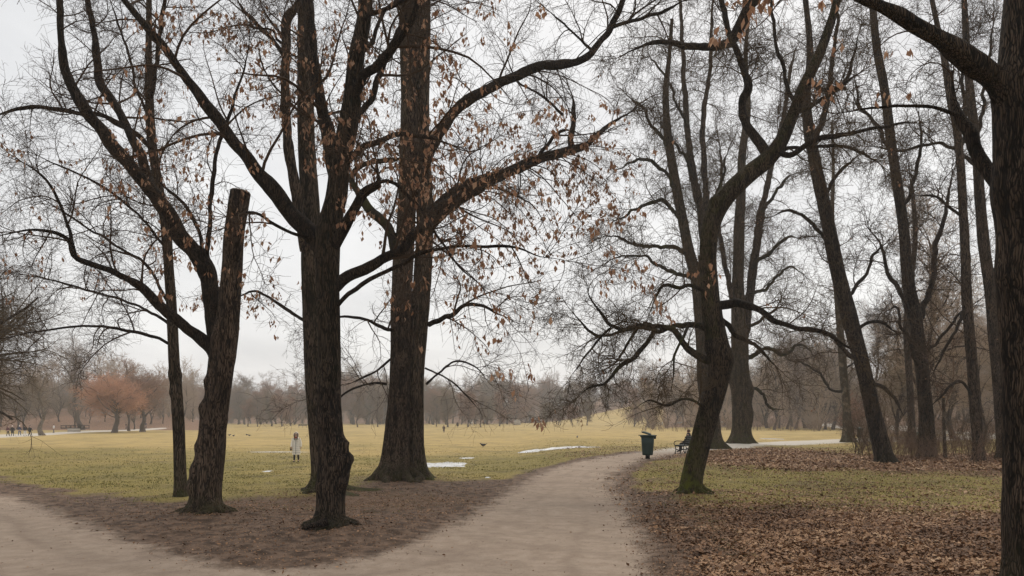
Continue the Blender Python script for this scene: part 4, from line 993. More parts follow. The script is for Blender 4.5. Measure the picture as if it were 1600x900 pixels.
def sapling():
    t = Tree('tree', "thin sapling with a fresh orange cut, between the straight dark trunk and the narrow one", (1477, 715), 26)
    t.trunk([(1477, 717, 6), (1476, 690, 5.4), (1475, 655, 5.2), (1474, 621, 5)], M['plane_bark'], flare=.2, flare_h=.1, lobes=3, cut='fresh_cut', rough=.6, carry=True, t_from=.5)
    t.limb([(1475, 650, 2.4), (1466, 625, 2), (1462, 590, 1.6), (1450, 560, 1.2)], M['twig_warm'], k=6)
    t.limb([(1475, 640, 2.4), (1486, 610, 2), (1490, 575, 1.6), (1488, 540, 1.2)], M['twig_warm'], k=6)
    t.crown(M['twig_warm'], d1=2.2, n2=6, n3=4, L1=1.2, L2=.6, L3=.35, r3=.006)
sapling()
# --- huge trunk close by at the side of the path
def near():
    t = Tree('tree', "huge near black trunk cut off at the edge, one heavy limb reaching over", (1626, 932), 25)
    t.trunk([(1632, 935, 112), (1627, 860, 103), (1625, 780, 100), (1625, 700, 100), (1624, 600, 102), (1621, 500, 106), (1619, 430, 112), (1618, 380, 112), (1616, 300, 116), (1615, 220, 116), (1616, 150, 112), (1620, 70, 104), (1624, -10, 98)], M['bark_black'], flare=.32, flare_h=.3, lobes=6,
            burls=[(300, 3.0, .05, .2), (430, 3.0, .05, .14), (140, 3.1, .06, .2)], moss=lambda H, c, s: .9 * np.exp(-H / .5) * (.6 + .5 * c), ext=7, t_from=.6)
    B = M['bark_black']
    t.limb([(1592, 175, 54), (1568, 138, 44, -.05), (1545, 116, 38, -.1), (1518, 96, 35, -.2), (1485, 72, 32, -.3), (1450, 50, 28, -.4), (1412, 26, 24, -.5), (1375, 8, 20, -.6), (1335, -8, 17, -.7), (1270, -40, 13, -.9), (1200, -60, 9, -1.1)], B, k=24, sway=.15, t_from=.3)
    t.limb([(1590, 325, 30, .2), (1565, 305, 24, .3), (1548, 282, 22, .5), (1530, 248, 21, .7), (1518, 215, 20, .8), (1502, 186, 19, .9), (1492, 158, 14, 1), (1488, 110, 10, 1.1)], M['limb'], k=16, sway=.25)
    t.limb([(1498, 180, 9, .9), (1460, 172, 7, .7), (1420, 168, 6, .5), (1360, 170, 5, .3), (1300, 178, 4, .1)], M['limb'])
    t.crown(M['twig'], d1=1.5, n2=5, n3=4, L1=1.5, L2=.7, L3=.35, trop=(-.02, -.03, -.05), up=(.1, 0, 0), jit=.15, leaves=420, leaf_size=(.09, .16), lclump=(2, 5), leaf_box=lambda p: (p[:, 2] < 8.2) & (p[:, 0] < 6.6) & (np.sin(p[:, 0] * 5 + p[:, 1] * 3) > .72))
near()
# ------------------------------------------------------------------ woods, willows and shrubs farther off
def make_tree(name, label, group, seed, H, W, r0, mats, style='broad', fork=.3, n1=14, n2=110, n3=900, n4=2200, rt=.02, trop=(0, 0, 0), up=(.5, .3, .15), jit=.10, lean=0.0, limbs=True):
    rng = np.random.default_rng(seed)
    root = empty(name, (0, 0, 0), label, 'tree', group)
    hs = np.linspace(-.03, 1, 12) * H * (.9 if style == 'tall' else .62)
    wob = np.cumsum(rng.normal(0, .012 * H, (12, 2)), axis=0)
    P = np.stack([wob[:, 0] + lean * hs, wob[:, 1], hs], 1)
    R = r0 * (1 - .75 * np.linspace(0, 1, 12)) * (1 + .5 * np.exp(-np.clip(hs, 0, None) / (r0 * 1.5)))
    n = 26
    A, _ = smooth_path(np.concatenate([P, R[:, None]], 1), n)
    kk = 10
    TH, HH = np.meshgrid(np.arange(kk) / kk * 6.283, A[:, 2])
    V, F = tubes(A[None, :, :3], A[None, :, 3], kk, ref=(0, 1, 0), disp=(1 + .25 * (fbm(np.cos(TH) * 1.5 + seed, np.sin(TH) * 1.5 + HH * .4, 3) - .5))[None])
    t = Geo().add(V, F)
    par = (A[None, :, :3], A[None, :, 3])
    l1 = grow(par, n1, rng, t0=fork, t1=1, ang=(20, 50) if style != 'wide' else (40, 75), L=W * .85, fall=.35, rk=.035 * r0 / .35, jit=jit, trop=trop[0] + .02, S=10, up0=up[0], rmin=rt * 1.5, rcap=.65, wt_len=False)
    t.add(*tubes(*l1, 6))
    t.build('trunk', mats[0], root)
    l2 = grow(l1, n2, rng, t0=.15, L=W * .42, fall=.3, rk=.018, jit=jit * 1.1, trop=trop[1], S=7, up0=up[1], rmin=rt * 1.1)
    l3 = grow(cat(l2, resamp(l1, 7)), n3, rng, t0=.15, L=W * .23, fall=.3, rk=.010, jit=jit * 1.3, trop=trop[2], S=5, up0=up[2], rmin=rt)
    l4 = grow(l3, n4, rng, t0=.15, L=W * .13, fall=.3, rk=.01, jit=jit * 1.3, trop=trop[2], S=4, up0=up[2], rmin=rt * .8)
    g = Geo().add(*tubes(*l2, 4)).add(*tubes(*l3, 3)).add(*tubes(*l4, 3))
    g.build('crown', mats[1], root)
    return root
def place(o, px, Y, rng, s=1.0, top=None, first=None, label=None, wide=1.0):
    """stand a tree (or a copy of it) at a distance Y where the photo column px is"""
    c = o if first else copy_tree(o)
    x = (px - 800) / FPX * Y
    c.location = (x, Y, gz(x, Y) - .05)
    if top is not None:                                    # scale to the height seen in the photo
        s = (CAMZ + (HOR - top) / FPX * Y - c.location[2]) / c['tall']
    c.scale = (s * wide * rng.uniform(.9, 1.1), s * wide * rng.uniform(.9, 1.1), s)
    c.rotation_euler = (0, 0, rng.uniform(0, 6.283))
    if label: c['label'] = label
    return c
def height(o):
    o['tall'] = max(v.co.z for ch in o.children for v in ch.data.vertices)
    return o

def far_woods():
    rng = np.random.default_rng(77)
    FB, FT, FR, FO = M['far_bark'], M['far_twig'], M['far_twig_red'], M['far_twig_olive']
    used = set()
    def put(o, *a, **k):
        f = o.name not in used
        used.add(o.name)
        return place(o, *a, first=f, **k)
    # the hazy wood across the meadow
    gA = 'bare trees of the hazy wood across the meadow'
    lA = "one of the many grey trees of the hazy wood across the meadow"
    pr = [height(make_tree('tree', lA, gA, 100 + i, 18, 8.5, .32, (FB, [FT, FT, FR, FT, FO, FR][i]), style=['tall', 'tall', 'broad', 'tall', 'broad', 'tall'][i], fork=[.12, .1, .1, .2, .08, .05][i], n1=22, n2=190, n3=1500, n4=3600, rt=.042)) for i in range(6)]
    rows = [(318, 36, 600, 7), (350, 40, 594, 6), (390, 48, 589, 6)]
    for (Y, n, top, sd) in rows:
        for px in np.linspace(-60 if Y > 330 else 235, 1010, n) + rng.uniform(-9, 9, n):
            Y_ = Y + rng.uniform(-12, 12) if not 815 < px < 1015 else rng.uniform(412, 450)
            tp = top + rng.normal(0, sd) + (8 if 380 < px < 520 else 0) - (10 if 540 < px < 660 else 0) + (6 if 700 < px < 780 else 0)
            put(pr[rng.integers(0, 6)], px, Y_, rng, top=tp, wide=1.3)
    # small lone trees at the near edge of that wood
    lE = "small bare tree standing free in front of the hazy wood"
    for px, Y, top in ((388, 255, 618), (402, 250, 612), (425, 262, 606), (440, 258, 610), (345, 270, 612), (455, 265, 612), (560, 240, 598), (590, 245, 604), (700, 240, 600), (730, 250, 606), (752, 235, 608), (682, 255, 612), (780, 262, 604), (853, 270, 625), (876, 268, 630), (895, 262, 628), (917, 265, 618), (990, 235, 600), (1015, 215, 585)):
        c = put(pr[rng.integers(0, 6)], px, Y, rng, top=top)
        c['label'] = lE; c['group'] = 'small free standing trees before the hazy wood'
    # right hand side: the wood beyond the path
    gB = "bare trees of the brown wood behind the path"
    lB = "one of the brown bare trees crowding the wood behind the path and the benches"
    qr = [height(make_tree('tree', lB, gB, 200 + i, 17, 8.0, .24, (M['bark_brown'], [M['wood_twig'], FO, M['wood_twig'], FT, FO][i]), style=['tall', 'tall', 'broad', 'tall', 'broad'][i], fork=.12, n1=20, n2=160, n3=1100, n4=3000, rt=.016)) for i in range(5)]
    for px in np.linspace(1010, 1300, 22) + rng.uniform(-7, 7, 22):
        put(qr[rng.integers(0, 5)], px, rng.uniform(215, 265), rng, top=565 + rng.normal(0, 12) - max(0, px - 1200) * .35)
    for px in np.linspace(1200, 1330, 14) + rng.uniform(-6, 6, 14):
        put(qr[rng.integers(0, 5)], px, rng.uniform(170, 215), rng, top=525 + rng.normal(0, 18))
    for px in np.linspace(1335, 1640, 19) + rng.uniform(-6, 6, 19):
        put(qr[rng.integers(0, 5)], px, rng.uniform(95, 190), rng, top=500 + rng.normal(0, 40))
    for px in np.linspace(1400, 1760, 9) + rng.uniform(-8, 8, 9):
        put(qr[rng.integers(0, 5)], px, rng.uniform(62, 95), rng, top=430 + rng.normal(0, 60))
    # left hand side, beyond the far path
    gC = "brown bare trees behind the far left path"
    lC = "one of the brown bare trees massed behind the willows and the far path"
    for k, px in enumerate(np.concatenate([np.linspace(-150, 300, 30)]) + rng.uniform(-6, 6, 30)):
        c = put(qr[rng.integers(0, 5)], px, rng.uniform(190, 245), rng, top=588 + rng.normal(0, 12))
        c['label'] = lC; c['group'] = gC
    # single trees one can tell apart
    t = height(make_tree('tree', "tall bare tree with spreading forked limbs rising above the orange willow", None, 301, 21, 9.5, .42, (FB, FT), style='broad', fork=.45, n1=9, n2=90, n3=650, n4=1400, rt=.022))
    put(t, 133, 188, rng, top=520)
    t = height(make_tree('tree', "pale peeling trunk with two stubby forks behind the group of walkers", None, 302, 14, 5, .42, (M['pale_bark'], FO), style='broad', fork=.55, n1=6, n2=70, n3=500, n4=900, rt=.018))
    put(t, 67, 132, rng, top=575)
    t = height(make_tree('tree', "feathery rust coloured tree top beyond the orange willow", None, 303, 19, 7, .3, (FB, FR), style='tall', fork=.2, n2=130, n3=900, n4=2200, rt=.02))
    put(t, 203, 178, rng, top=553)
    for i, (px, Y, top, wd, lab) in enumerate(((178, 158, 578, 7.5, "round orange willow, the brightest crown at the far side of the meadow"), (222, 168, 572, 7.5, "second, browner orange willow touching the brightest one"))):
        t = height(make_tree('tree', lab, None, 310 + i, 12.5, wd, .36, (FB, M['willow'] if i == 0 else M['far_twig_red']), style='broad', fork=.35, n1=34, n2=300, n3=2400, n4=7000, rt=.018, trop=(-.02, -.01, -.05), up=(.1, .3, .2), jit=.12))
        put(t, px, Y, rng, top=top - 4, wide=1.4)
        c = t.children[1]
    t = height(make_tree('tree', "reddish brown tree keeping its dead leaves, low behind the slender yellowish trunk", None, 320, 6, 4, .14, (FB, FR), style='wide', fork=.2, n1=14, n2=120, n3=700, n4=1200, rt=.01, up=(.3, .1, 0)))
    put(t, 1345, 108, rng, top=610)
    rr = np.random.default_rng(3)
    cr_ = t.children[1] if 'crown' in t.children[1].name else t.children[0]
    co = np.empty(len(cr_.data.vertices) * 3, np.float32); cr_.data.vertices.foreach_get('co', co); co = co.reshape(-1, 3).astype(float)
    pts = co[rr.choice(len(co), 2600)]
    tag(hanging_leaves((np.stack([pts, pts], 1), np.full((len(pts), 2), .01)), 2600, rr, size=(.10, .18), clump=(1, 3)).build('dead_leaves', M['beech_leaf'], t, smooth=False, rel=False), "copper coloured dead leaves", kind='stuff')
    # big tree outside the left edge, its drooping boughs reach into the picture
    t = height(make_tree('tree', "drooping olive brown boughs hanging in from the left edge, trunk out of sight", None, 330, 17, 11, .5, (M['bark_brown'], M['twig_moss']), style='wide', fork=.3, n1=26, n2=260, n3=2600, n4=9000, rt=.0075, trop=(-.03, -.05, -.06), up=(.25, .05, 0), jit=.12))
    put(t, -150, 47, rng, top=190)
    t = copy_tree(t); t['label'] = "second mass of drooping boughs lower at the left edge, behind the first"
    place(t, -45, 66, rng, top=360, first=True)
    # shrubs
    gS = "leafless shrubs at the foot of the wood"
    lS = "leafless brown shrub among the red brown leaves at the wood's edge"
    def shrub(seed, H, ns, mat, rt=.005, side=9):
        rg = np.random.default_rng(seed)
        root = empty('shrub', (0, 0, 0), lS, 'shrub', gS)
        b = rg.normal(0, .22, (ns, 3)); b[:, 2] = -.05
        d = norm(np.stack([rg.normal(0, .22, ns), rg.normal(0, .22, ns), np.ones(ns)], 1))
        pts = [b]; lg = H * rg.uniform(.5, 1, ns)
        for k in range(8):
            d = norm(d + rg.normal(0, .09, (ns, 3))); pts.append(pts[-1] + d * (lg / 8)[:, None])
        P = np.stack(pts, 1); R = (rg.uniform(.008, .02, ns)[:, None]) * (1 - .7 * np.linspace(0, 1, 9)[None])
        l2 = grow((P, R), ns * side, rg, t0=.2, L=H * .32, rk=.012, jit=.14, S=6, up0=.3, rmin=rt)
        l3 = grow(l2, ns * side * 4, rg, t0=.2, L=H * .14, rk=.012, jit=.15, S=4, up0=.1, rmin=rt * .8)
        Geo().add(*tubes(P, R, 5)).build('stem', mat, root)
        Geo().add(*tubes(*l2, 3)).add(*tubes(*l3, 3)).build('crown', mat, root)
        return height(root)
    sh = [shrub(400 + i, [2.2, 3.2, 1.5, 4.2][i], [7, 5, 9, 4][i], M[['twig_warm', 'twig_moss', 'twig_warm', 'twig_moss'][i]]) for i in range(4)]
    for k in range(100):
        i = rng.integers(0, 4)
        px = rng.uniform(1335, 1590); Y = rng.uniform(37, 60)
        if px < 1390 and Y < 42: Y += 5
        put(sh[i], px, Y, rng, s=rng.uniform(.6, 1.15))
    gT = "brushwood along the far edge of the meadow"
    lT = "low reddish brushwood in front of the wood beyond the meadow"
    for px in np.concatenate([np.linspace(1010, 1330, 40), np.linspace(1340, 1600, 30)]) + rng.uniform(-4, 4, 70):
        Y = rng.uniform(150, 190) if px < 1330 else rng.uniform(75, 120)
        c = put(sh[rng.choice([0, 2, 1])], px, Y, rng, s=rng.uniform(1.2, 2.2) * (1 if px < 1330 else .9)); c['label'] = lT; c['group'] = gT
    for px in np.linspace(985, 1012, 7):
        c = put(sh[0], px, 292 + rng.uniform(-6, 6), rng, s=4.2); c['label'] = "dark bush on the foot of the yellow mound"; c['group'] = "bushes on the foot of the yellow mound"
    # the depth of the wood behind the first rows
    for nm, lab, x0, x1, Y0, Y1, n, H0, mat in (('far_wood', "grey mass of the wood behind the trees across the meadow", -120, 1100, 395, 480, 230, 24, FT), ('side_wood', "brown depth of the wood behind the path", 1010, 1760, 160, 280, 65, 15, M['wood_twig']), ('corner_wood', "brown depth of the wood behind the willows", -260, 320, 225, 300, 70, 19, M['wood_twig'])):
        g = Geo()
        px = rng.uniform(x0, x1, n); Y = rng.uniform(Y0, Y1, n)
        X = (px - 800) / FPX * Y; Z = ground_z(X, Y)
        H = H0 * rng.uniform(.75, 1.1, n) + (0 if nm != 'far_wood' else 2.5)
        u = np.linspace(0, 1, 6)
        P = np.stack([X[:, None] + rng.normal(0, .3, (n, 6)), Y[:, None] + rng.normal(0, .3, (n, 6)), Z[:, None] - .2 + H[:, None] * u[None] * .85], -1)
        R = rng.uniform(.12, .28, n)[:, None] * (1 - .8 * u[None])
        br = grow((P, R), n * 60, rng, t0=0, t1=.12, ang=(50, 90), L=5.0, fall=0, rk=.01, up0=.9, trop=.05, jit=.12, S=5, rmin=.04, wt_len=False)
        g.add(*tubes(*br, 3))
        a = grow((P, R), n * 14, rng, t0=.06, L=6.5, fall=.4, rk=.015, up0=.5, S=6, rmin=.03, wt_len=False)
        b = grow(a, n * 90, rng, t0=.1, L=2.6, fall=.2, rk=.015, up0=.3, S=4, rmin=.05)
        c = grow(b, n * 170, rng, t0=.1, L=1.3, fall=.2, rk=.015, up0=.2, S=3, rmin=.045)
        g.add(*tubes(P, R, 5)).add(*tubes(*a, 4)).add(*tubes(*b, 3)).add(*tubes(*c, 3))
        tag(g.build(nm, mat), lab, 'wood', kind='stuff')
far_woods()

# ------------------------------------------------------------------ the damp winter air
def haze():
    g = Geo(); box(g, (0, 250, 22), (1560, 1120, 50))
    m = bpy.data.materials.new('winter_air'); m.use_nodes = True
    t = m.node_tree; t.nodes.clear()
    o = t.nodes.new('ShaderNodeOutputMaterial'); v = t.nodes.new('ShaderNodeVolumePrincipled')
    v.inputs['Color'].default_value = (.97, .97, .98, 1); v.inputs['Density'].default_value = HAZE
    v.inputs['Anisotropy'].default_value = 0.2
    t.links.new(v.outputs[0], o.inputs['Volume'])
    tag(g.build('haze', m, smooth=False), "thin damp winter haze", kind='stuff')
HAZE = 0.00054
haze()
# ------------------------------------------------------------------ people
def skin(name, V, E, Rr, mat, parent, sub=1):
    me = bpy.data.meshes.new(name)
    me.from_pydata([tuple(v) for v in V], E, [])
    o = bpy.data.objects.new(name, me); COL.objects.link(o)
    m = o.modifiers.new('grow', 'SKIN'); m.use_smooth_shade = True
    sv_ = me.skin_vertices[0].data
    for i, r in enumerate(Rr):
        sv_[i].radius = (r, r) if np.isscalar(r) else r
        sv_[i].use_root = (i == 0)
    o.modifiers.new('round', 'SUBSURF').levels = sub
    dg = bpy.context.evaluated_depsgraph_get()
    nm = bpy.data.meshes.new_from_object(o.evaluated_get(dg))
    o.modifiers.clear(); o.data = nm; bpy.data.meshes.remove(me)
    nm.name = name
    nm.materials.clear(); nm.materials.append(mat)
    o.parent = parent
    return o
SK = plain('skin', (0.52, 0.33, 0.25), .6, .1)
def cloth(name, c, var=.2): return plain(name, c, .85, var, 9)
CL = {'cream': cloth('cream_quilted_cloth', (0.86, 0.79, 0.70)), 'black': cloth('black_cloth', (0.012, 0.012, 0.015)), 'navy': cloth('navy_cloth', (0.02, 0.03, 0.07)), 'blue': cloth('blue_denim', (0.06, 0.10, 0.19)),
      'white': cloth('white_cloth', (0.70, 0.68, 0.66)), 'wine': cloth('dark_red_cloth', (0.10, 0.025, 0.03)), 'grey': cloth('grey_cloth', (0.12, 0.12, 0.13)), 'brown': cloth('brown_cloth', (0.08, 0.05, 0.035)), 'red': cloth('red_scarf_cloth', (0.42, 0.10, 0.07)), 'fur': cloth('pale_fur', (0.60, 0.50, 0.42), .35)}
HR = {'brown': plain('brown_hair', (0.10, 0.05, 0.03), .6, .3, 30), 'dark': plain('dark_hair', (0.02, 0.015, 0.012), .6, .3, 30), 'blond': plain('blond_hair', (0.36, 0.24, 0.12), .6, .3, 30)}
def person(label, px, py, coat, legs, hair='dark', face=0.0, hem=.95, stride=.10, top=None, cap=None, woman=False, group=None, s=1.0, Y=None, sit=False, at_=None):
    p = ground_px(px, py) if at_ is None else np.array(at_, float)
    z = gz(p[0], p[1]) if at_ is None else p[2]
    root = empty('person', (p[0], p[1], z), label, 'person', group, rz=face)
    st = stride
    hipz = .90 if not sit else .50
    dz = hipz - .90
    sh = .155 if woman else .185
    V = [(0, 0, .94 + dz), (0, .01, 1.18 + dz), (0, .01, 1.38 + dz), (0, -.005, 1.47 + dz), (0, -.025, 1.565 + dz), (0, -.02, 1.645 + dz), (0, -.115, 1.56 + dz)]
    Rr = [(.13, .10), (.135, .105), (.085, .07), .05, (.078, .09), (.066, .075), .014]
    E = [(0, 1), (1, 2), (2, 3), (3, 4), (4, 5), (4, 6)]
    hands = []
    for q in (-1, 1):
        b = len(V)
        sw = q * st * 1.2
        if sit: arm = [(q * sh, 0, 1.36 + dz), (q * .24, -.05, 1.10 + dz), (q * .15, -.28, .98 + dz), (q * .12, -.35, .97 + dz)]
        else: arm = [(q * sh, 0, 1.36), (q * .235, .02 + sw * .3, 1.10), (q * .255, -.04 + sw, .87), (q * .257, -.055 + sw * 1.1, .80)]
        V += arm; Rr += [.065, .042, .028, (.030, .018)]
        E += [(2, b), (b, b + 1), (b + 1, b + 2), (b + 2, b + 3)]
        hands.append(arm)
        d = np.array(arm[3]) - np.array(arm[2]); d /= np.linalg.norm(d)
        side = np.array([0, 1., 0]) if not sit else np.array([1., 0, 0])
        for k, (off, ln) in enumerate(((-.027, .07), (-.009, .082), (.009, .078), (.027, .06))):
            c = len(V); a = np.array(arm[3]) + side * off
            m1 = a + d * ln * .6; m2 = m1 + (d + np.array([-q * .4, 0, 0])) * ln * .42
            V += [tuple(m1), tuple(m2)]; Rr += [.009, .007]; E += [(b + 3, c), (c, c + 1)]
        c = len(V); th = np.array(arm[2]) * .55 + np.array(arm[3]) * .45 - side * .03; t2 = th + d * .045 - side * .018
        V += [tuple(th), tuple(t2)]; Rr += [.011, .008]; E += [(b + 2, c), (c, c + 1)]
    feet = []
    for q in (-1, 1):
        b = len(V); o = q * st
        if sit: leg = [(q * .09, -.02, .47), (q * .11, -.45, .50), (q * .12, -.48, .09), (q * .13, -.63, .04)]
        else: leg = [(q * .085, 0, .88), (q * .095, -.03 + o * .6, .49), (q * .10, .02 + o * 1.6, .09 + max(0, o) * .25), (q * .11, -.13 + o * 1.6, .04)]
        V += leg; Rr += [.085, .058, .042, (.04, .03)]
        E += [(0, b), (b, b + 1), (b + 1, b + 2), (b + 2, b + 3)]
        feet.append(leg)
    body = skin('body', V, E, Rr, SK, root)
    # trousers and shoes
    for leg in feet:
        skin('trouser_leg', leg[:3], [(0, 1), (1, 2)], [.095, .07, .055], legs, root)
        a = np.array(leg[2]); t_ = np.array(leg[3])
        skin('shoe', [a + [0, .03, -.01], a * .5 + t_ * .5 + [0, 0, -.01], t_ + [0, -.04, -.005]], [(0, 1), (1, 2)], [(.052, .05), (.048, .04), (.04, .03)], CL['black'], root)
    # coat: body of the coat plus two sleeves, one mesh
    g = Geo()
    wide = 1.12 if woman else 1.0
    if sit: lv = [(.42, .20, .15, -.02), (.55, .20, .15, 0), (.75, .17, .13, 0), (.95, .19, .13, 0), (1.05, .16, .10, 0), (1.10, .08, .075, 0)]
    else: lv = [(hem, .20 * wide, .17, 0), (hem + .03, .205 * wide, .172, 0), (.92 if hem < .9 else hem + .1, .195 * wide, .15, 0), (1.12, .175 * wide, .13, 0), (1.30, .195 * wide, .13, 0), (1.39, .165, .11, 0), (1.45, .085, .08, -.01)]
    loft(g, [ring((0, y, z_), rx, ry, 20) * [1, 1, 1] + np.stack([np.zeros(20), .01 * np.sin(np.arange(20) * 2.3 + z_ * 9), np.zeros(20)], 1) for z_, rx, ry, y in lv])
    for arm in hands:
        P = np.array([arm[0], np.array(arm[0]) * .5 + np.array(arm[1]) * .5, arm[1], np.array(arm[1]) * .4 + np.array(arm[2]) * .6, arm[2]])
        P[0] += [0, 0, .0]
        g.add(*tubes(P[None], np.array([[.085, .075, .066, .058, .05]]), 12))
    co = g.build('coat', coat, root, rel=False)
    if woman:                                              # quilting seams, closure, scarf, hood
        gg = Geo()
        for z_ in np.arange(hem + .12, 1.32, .11):
            a = np.arange(21) / 20 * 2 * np.pi
            rx = np.interp(z_, [l[0] for l in lv], [l[1] for l in lv]) + .003; ry = np.interp(z_, [l[0] for l in lv], [l[2] for l in lv]) + .009
            gg.add(*tubes(np.stack([rx * np.cos(a), ry * np.sin(a), np.full(21, z_)], 1)[None], np.full((1, 21), .006), 4))
        gg.build('seams', CL['grey'], co, rel=False)
        gg = Geo(); gg.add(*tubes(np.array([[[0, -.182, hem + .03], [0, -.158, .95], [0, -.142, 1.12], [0, -.140, 1.30], [0, -.11, 1.40]]]), np.full((1, 5), .010), 6)); gg.build('zip', CL['grey'], co, rel=False)
        gg = Geo(); a = np.linspace(-.25 * PI, 1.25 * PI, 18)
        gg.add(*tubes(np.stack([.125 * np.cos(a), -.06 + .02 * np.sin(a), 1.56 + .13 * np.sin(a)], 1)[None], np.full((1, 18), .038), 8)); gg.build('fur_trim', CL['fur'], co, rel=False)
        gg = Geo(); loft(gg, [ring((0, .03, 1.42), .13, .11, 16), ring((0, .04, 1.52), .14, .125, 16), ring((0, .04, 1.62), .125, .115, 16), ring((0, .035, 1.70), .08, .08, 16), ring((0, .03, 1.73), .02, .02, 16)]); gg.build('hood', coat, co, rel=False)
        gg = Geo(); loft(gg, [ring((0, -.02, 1.36), .11, .115, 16), ring((0, -.02, 1.41), .105, .115, 16), ring((0, -.015, 1.46), .08, .085, 16)]); gg.build('scarf', CL['red'], root, rel=False)
        for q in (-1, 1):
            skin('hair', [(q * .05, -.075, 1.66), (q * .082, -.075, 1.58), (q * .085, -.115, 1.46), (q * .075, -.155, 1.33), (q * .065, -.16, 1.25)], [(0, 1), (1, 2), (2, 3), (3, 4)], [.03, .03, .034, .03, .015], HR['brown'], root)
            e = Geo(); loft(e, [ring((q * .03, -.106, 1.578 + k * .006), .010 * math.sqrt(max(.05, 1 - k * k / 4)), .006, 8) for k in (-1.8, -1, 0, 1, 1.8)]); e.build('eye', CL['black'], root, rel=False)
    else:
        mat = cap if cap else HR[hair]
        gg = Geo(); q = dz
        loft(gg, [ring((0, .015, 1.545 + q), .088, .088, 16), ring((0, .01, 1.60 + q), .092, .098, 16), ring((0, 0, 1.65 + q), .082, .09, 16), ring((0, 0, 1.69 + q), .05, .055, 16), ring((0, 0, 1.705 + q), .01, .01, 16)])
        gg.build('woolly_hat' if cap else 'hair', mat, root, rel=False)
    root.scale = (s, s, s)
    return root
gW = "walkers in a loose row on the far path"
wom = person("woman in a long cream quilted coat and red scarf walking over the meadow", 463, 722.5, CL['cream'], CL['black'], woman=True, hem=.42, stride=.06, face=.05, s=1.02)
bag = empty('handbag', tuple(np.array(wom.location) + np.array([-.30, -.03, .78])), "small black handbag held by the woman in the cream coat", 'handbag')
g = Geo(); loft(g, [ring((0, 0, -.10), .035, .09, 12, 4), ring((0, 0, -.08), .04, .10, 12, 4), ring((0, 0, .07), .035, .085, 12, 4)]); g.build('pouch', CL['black'], bag, rel=False)
a = np.linspace(0, PI, 9); g = Geo(); g.add(*tubes(np.stack([a * 0, .06 * np.cos(a), .06 + .10 * np.sin(a)], 1)[None], np.full((1, 9), .007), 5)); g.build('strap', CL['black'], bag, rel=False)
person("walker in dark red jacket and black trousers, first in the row on the far path", 12.5, 681.5, CL['wine'], CL['black'], face=PI * .9, group=gW)
person("walker in long dark coat and pale hat, second in the row on the far path", 19.5, 681.5, CL['black'], CL['navy'], hem=.55, cap=CL['white'], face=PI * 1.1, group=gW)
person("walker in blue jeans and navy jacket with white cap, middle of the row", 30.5, 680.5, CL['navy'], CL['blue'], cap=CL['white'], face=PI, group=gW)
person("walker in white trousers and dark jacket, between the jeans and the black coat", 39, 681, CL['black'], CL['white'], hem=.88, face=PI, group=gW)
person("walker all in black, nearest the pale peeling trunk", 47, 681.5, CL['black'], CL['black'], hem=.7, face=PI * .95, group=gW, stride=.16)
person("distant person in white on the far path beside the footbridge", 84, 676.5, CL['white'], CL['grey'], face=-PI / 2)
person("distant dark figure in front of the round orange willow's trunk", 181, 671.5, CL['black'], CL['black'], face=PI / 2)
person("distant dark figure just right of the round orange willow", 197, 671, CL['brown'], CL['black'], face=PI / 2)
person("distant dark figure under the browner willow", 228, 670, CL['navy'], CL['black'], face=PI / 2)
person("distant person in dark coat in the middle of the meadow beyond the double trunk", 693.5, 676, CL['brown'], CL['black'], face=PI, hem=.4, s=.9)
person("distant person in white before the hazy wood", 738, 665.5, CL['white'], CL['white'], face=PI)
gP = "pair strolling at the foot of the yellow mound"
person("taller of the dark pair strolling at the foot of the yellow mound", 869.5, 664.5, CL['brown'], CL['black'], face=PI * .6, group=gP, s=1.1)
person("shorter of the dark pair strolling at the foot of the yellow mound", 872.5, 664.8, CL['black'], CL['brown'], face=PI * .6, group=gP, s=.95)
person("lone distant figure right of the strolling pair", 902, 661.5, CL['brown'], CL['grey'], face=PI * .5)
person("distant figure beside the pale stone block", 804, 664, CL['grey'], CL['black'], face=PI * .5)
for k, (px, c, l) in enumerate(((1121, 'navy', "person sitting on the far meadow in navy, partly behind the leaning trunk"), (1128, 'white', "person in white top sitting on the far meadow beside one in navy"))):
    p = ground_px(px, 661.5); person(l, px, 661.5, CL[c], CL['black'], face=PI * (.2 + .6 * k), sit=True, at_=(p[0], p[1], gz(p[0], p[1]) - .36), s=1.0, group="people sitting on the far meadow")

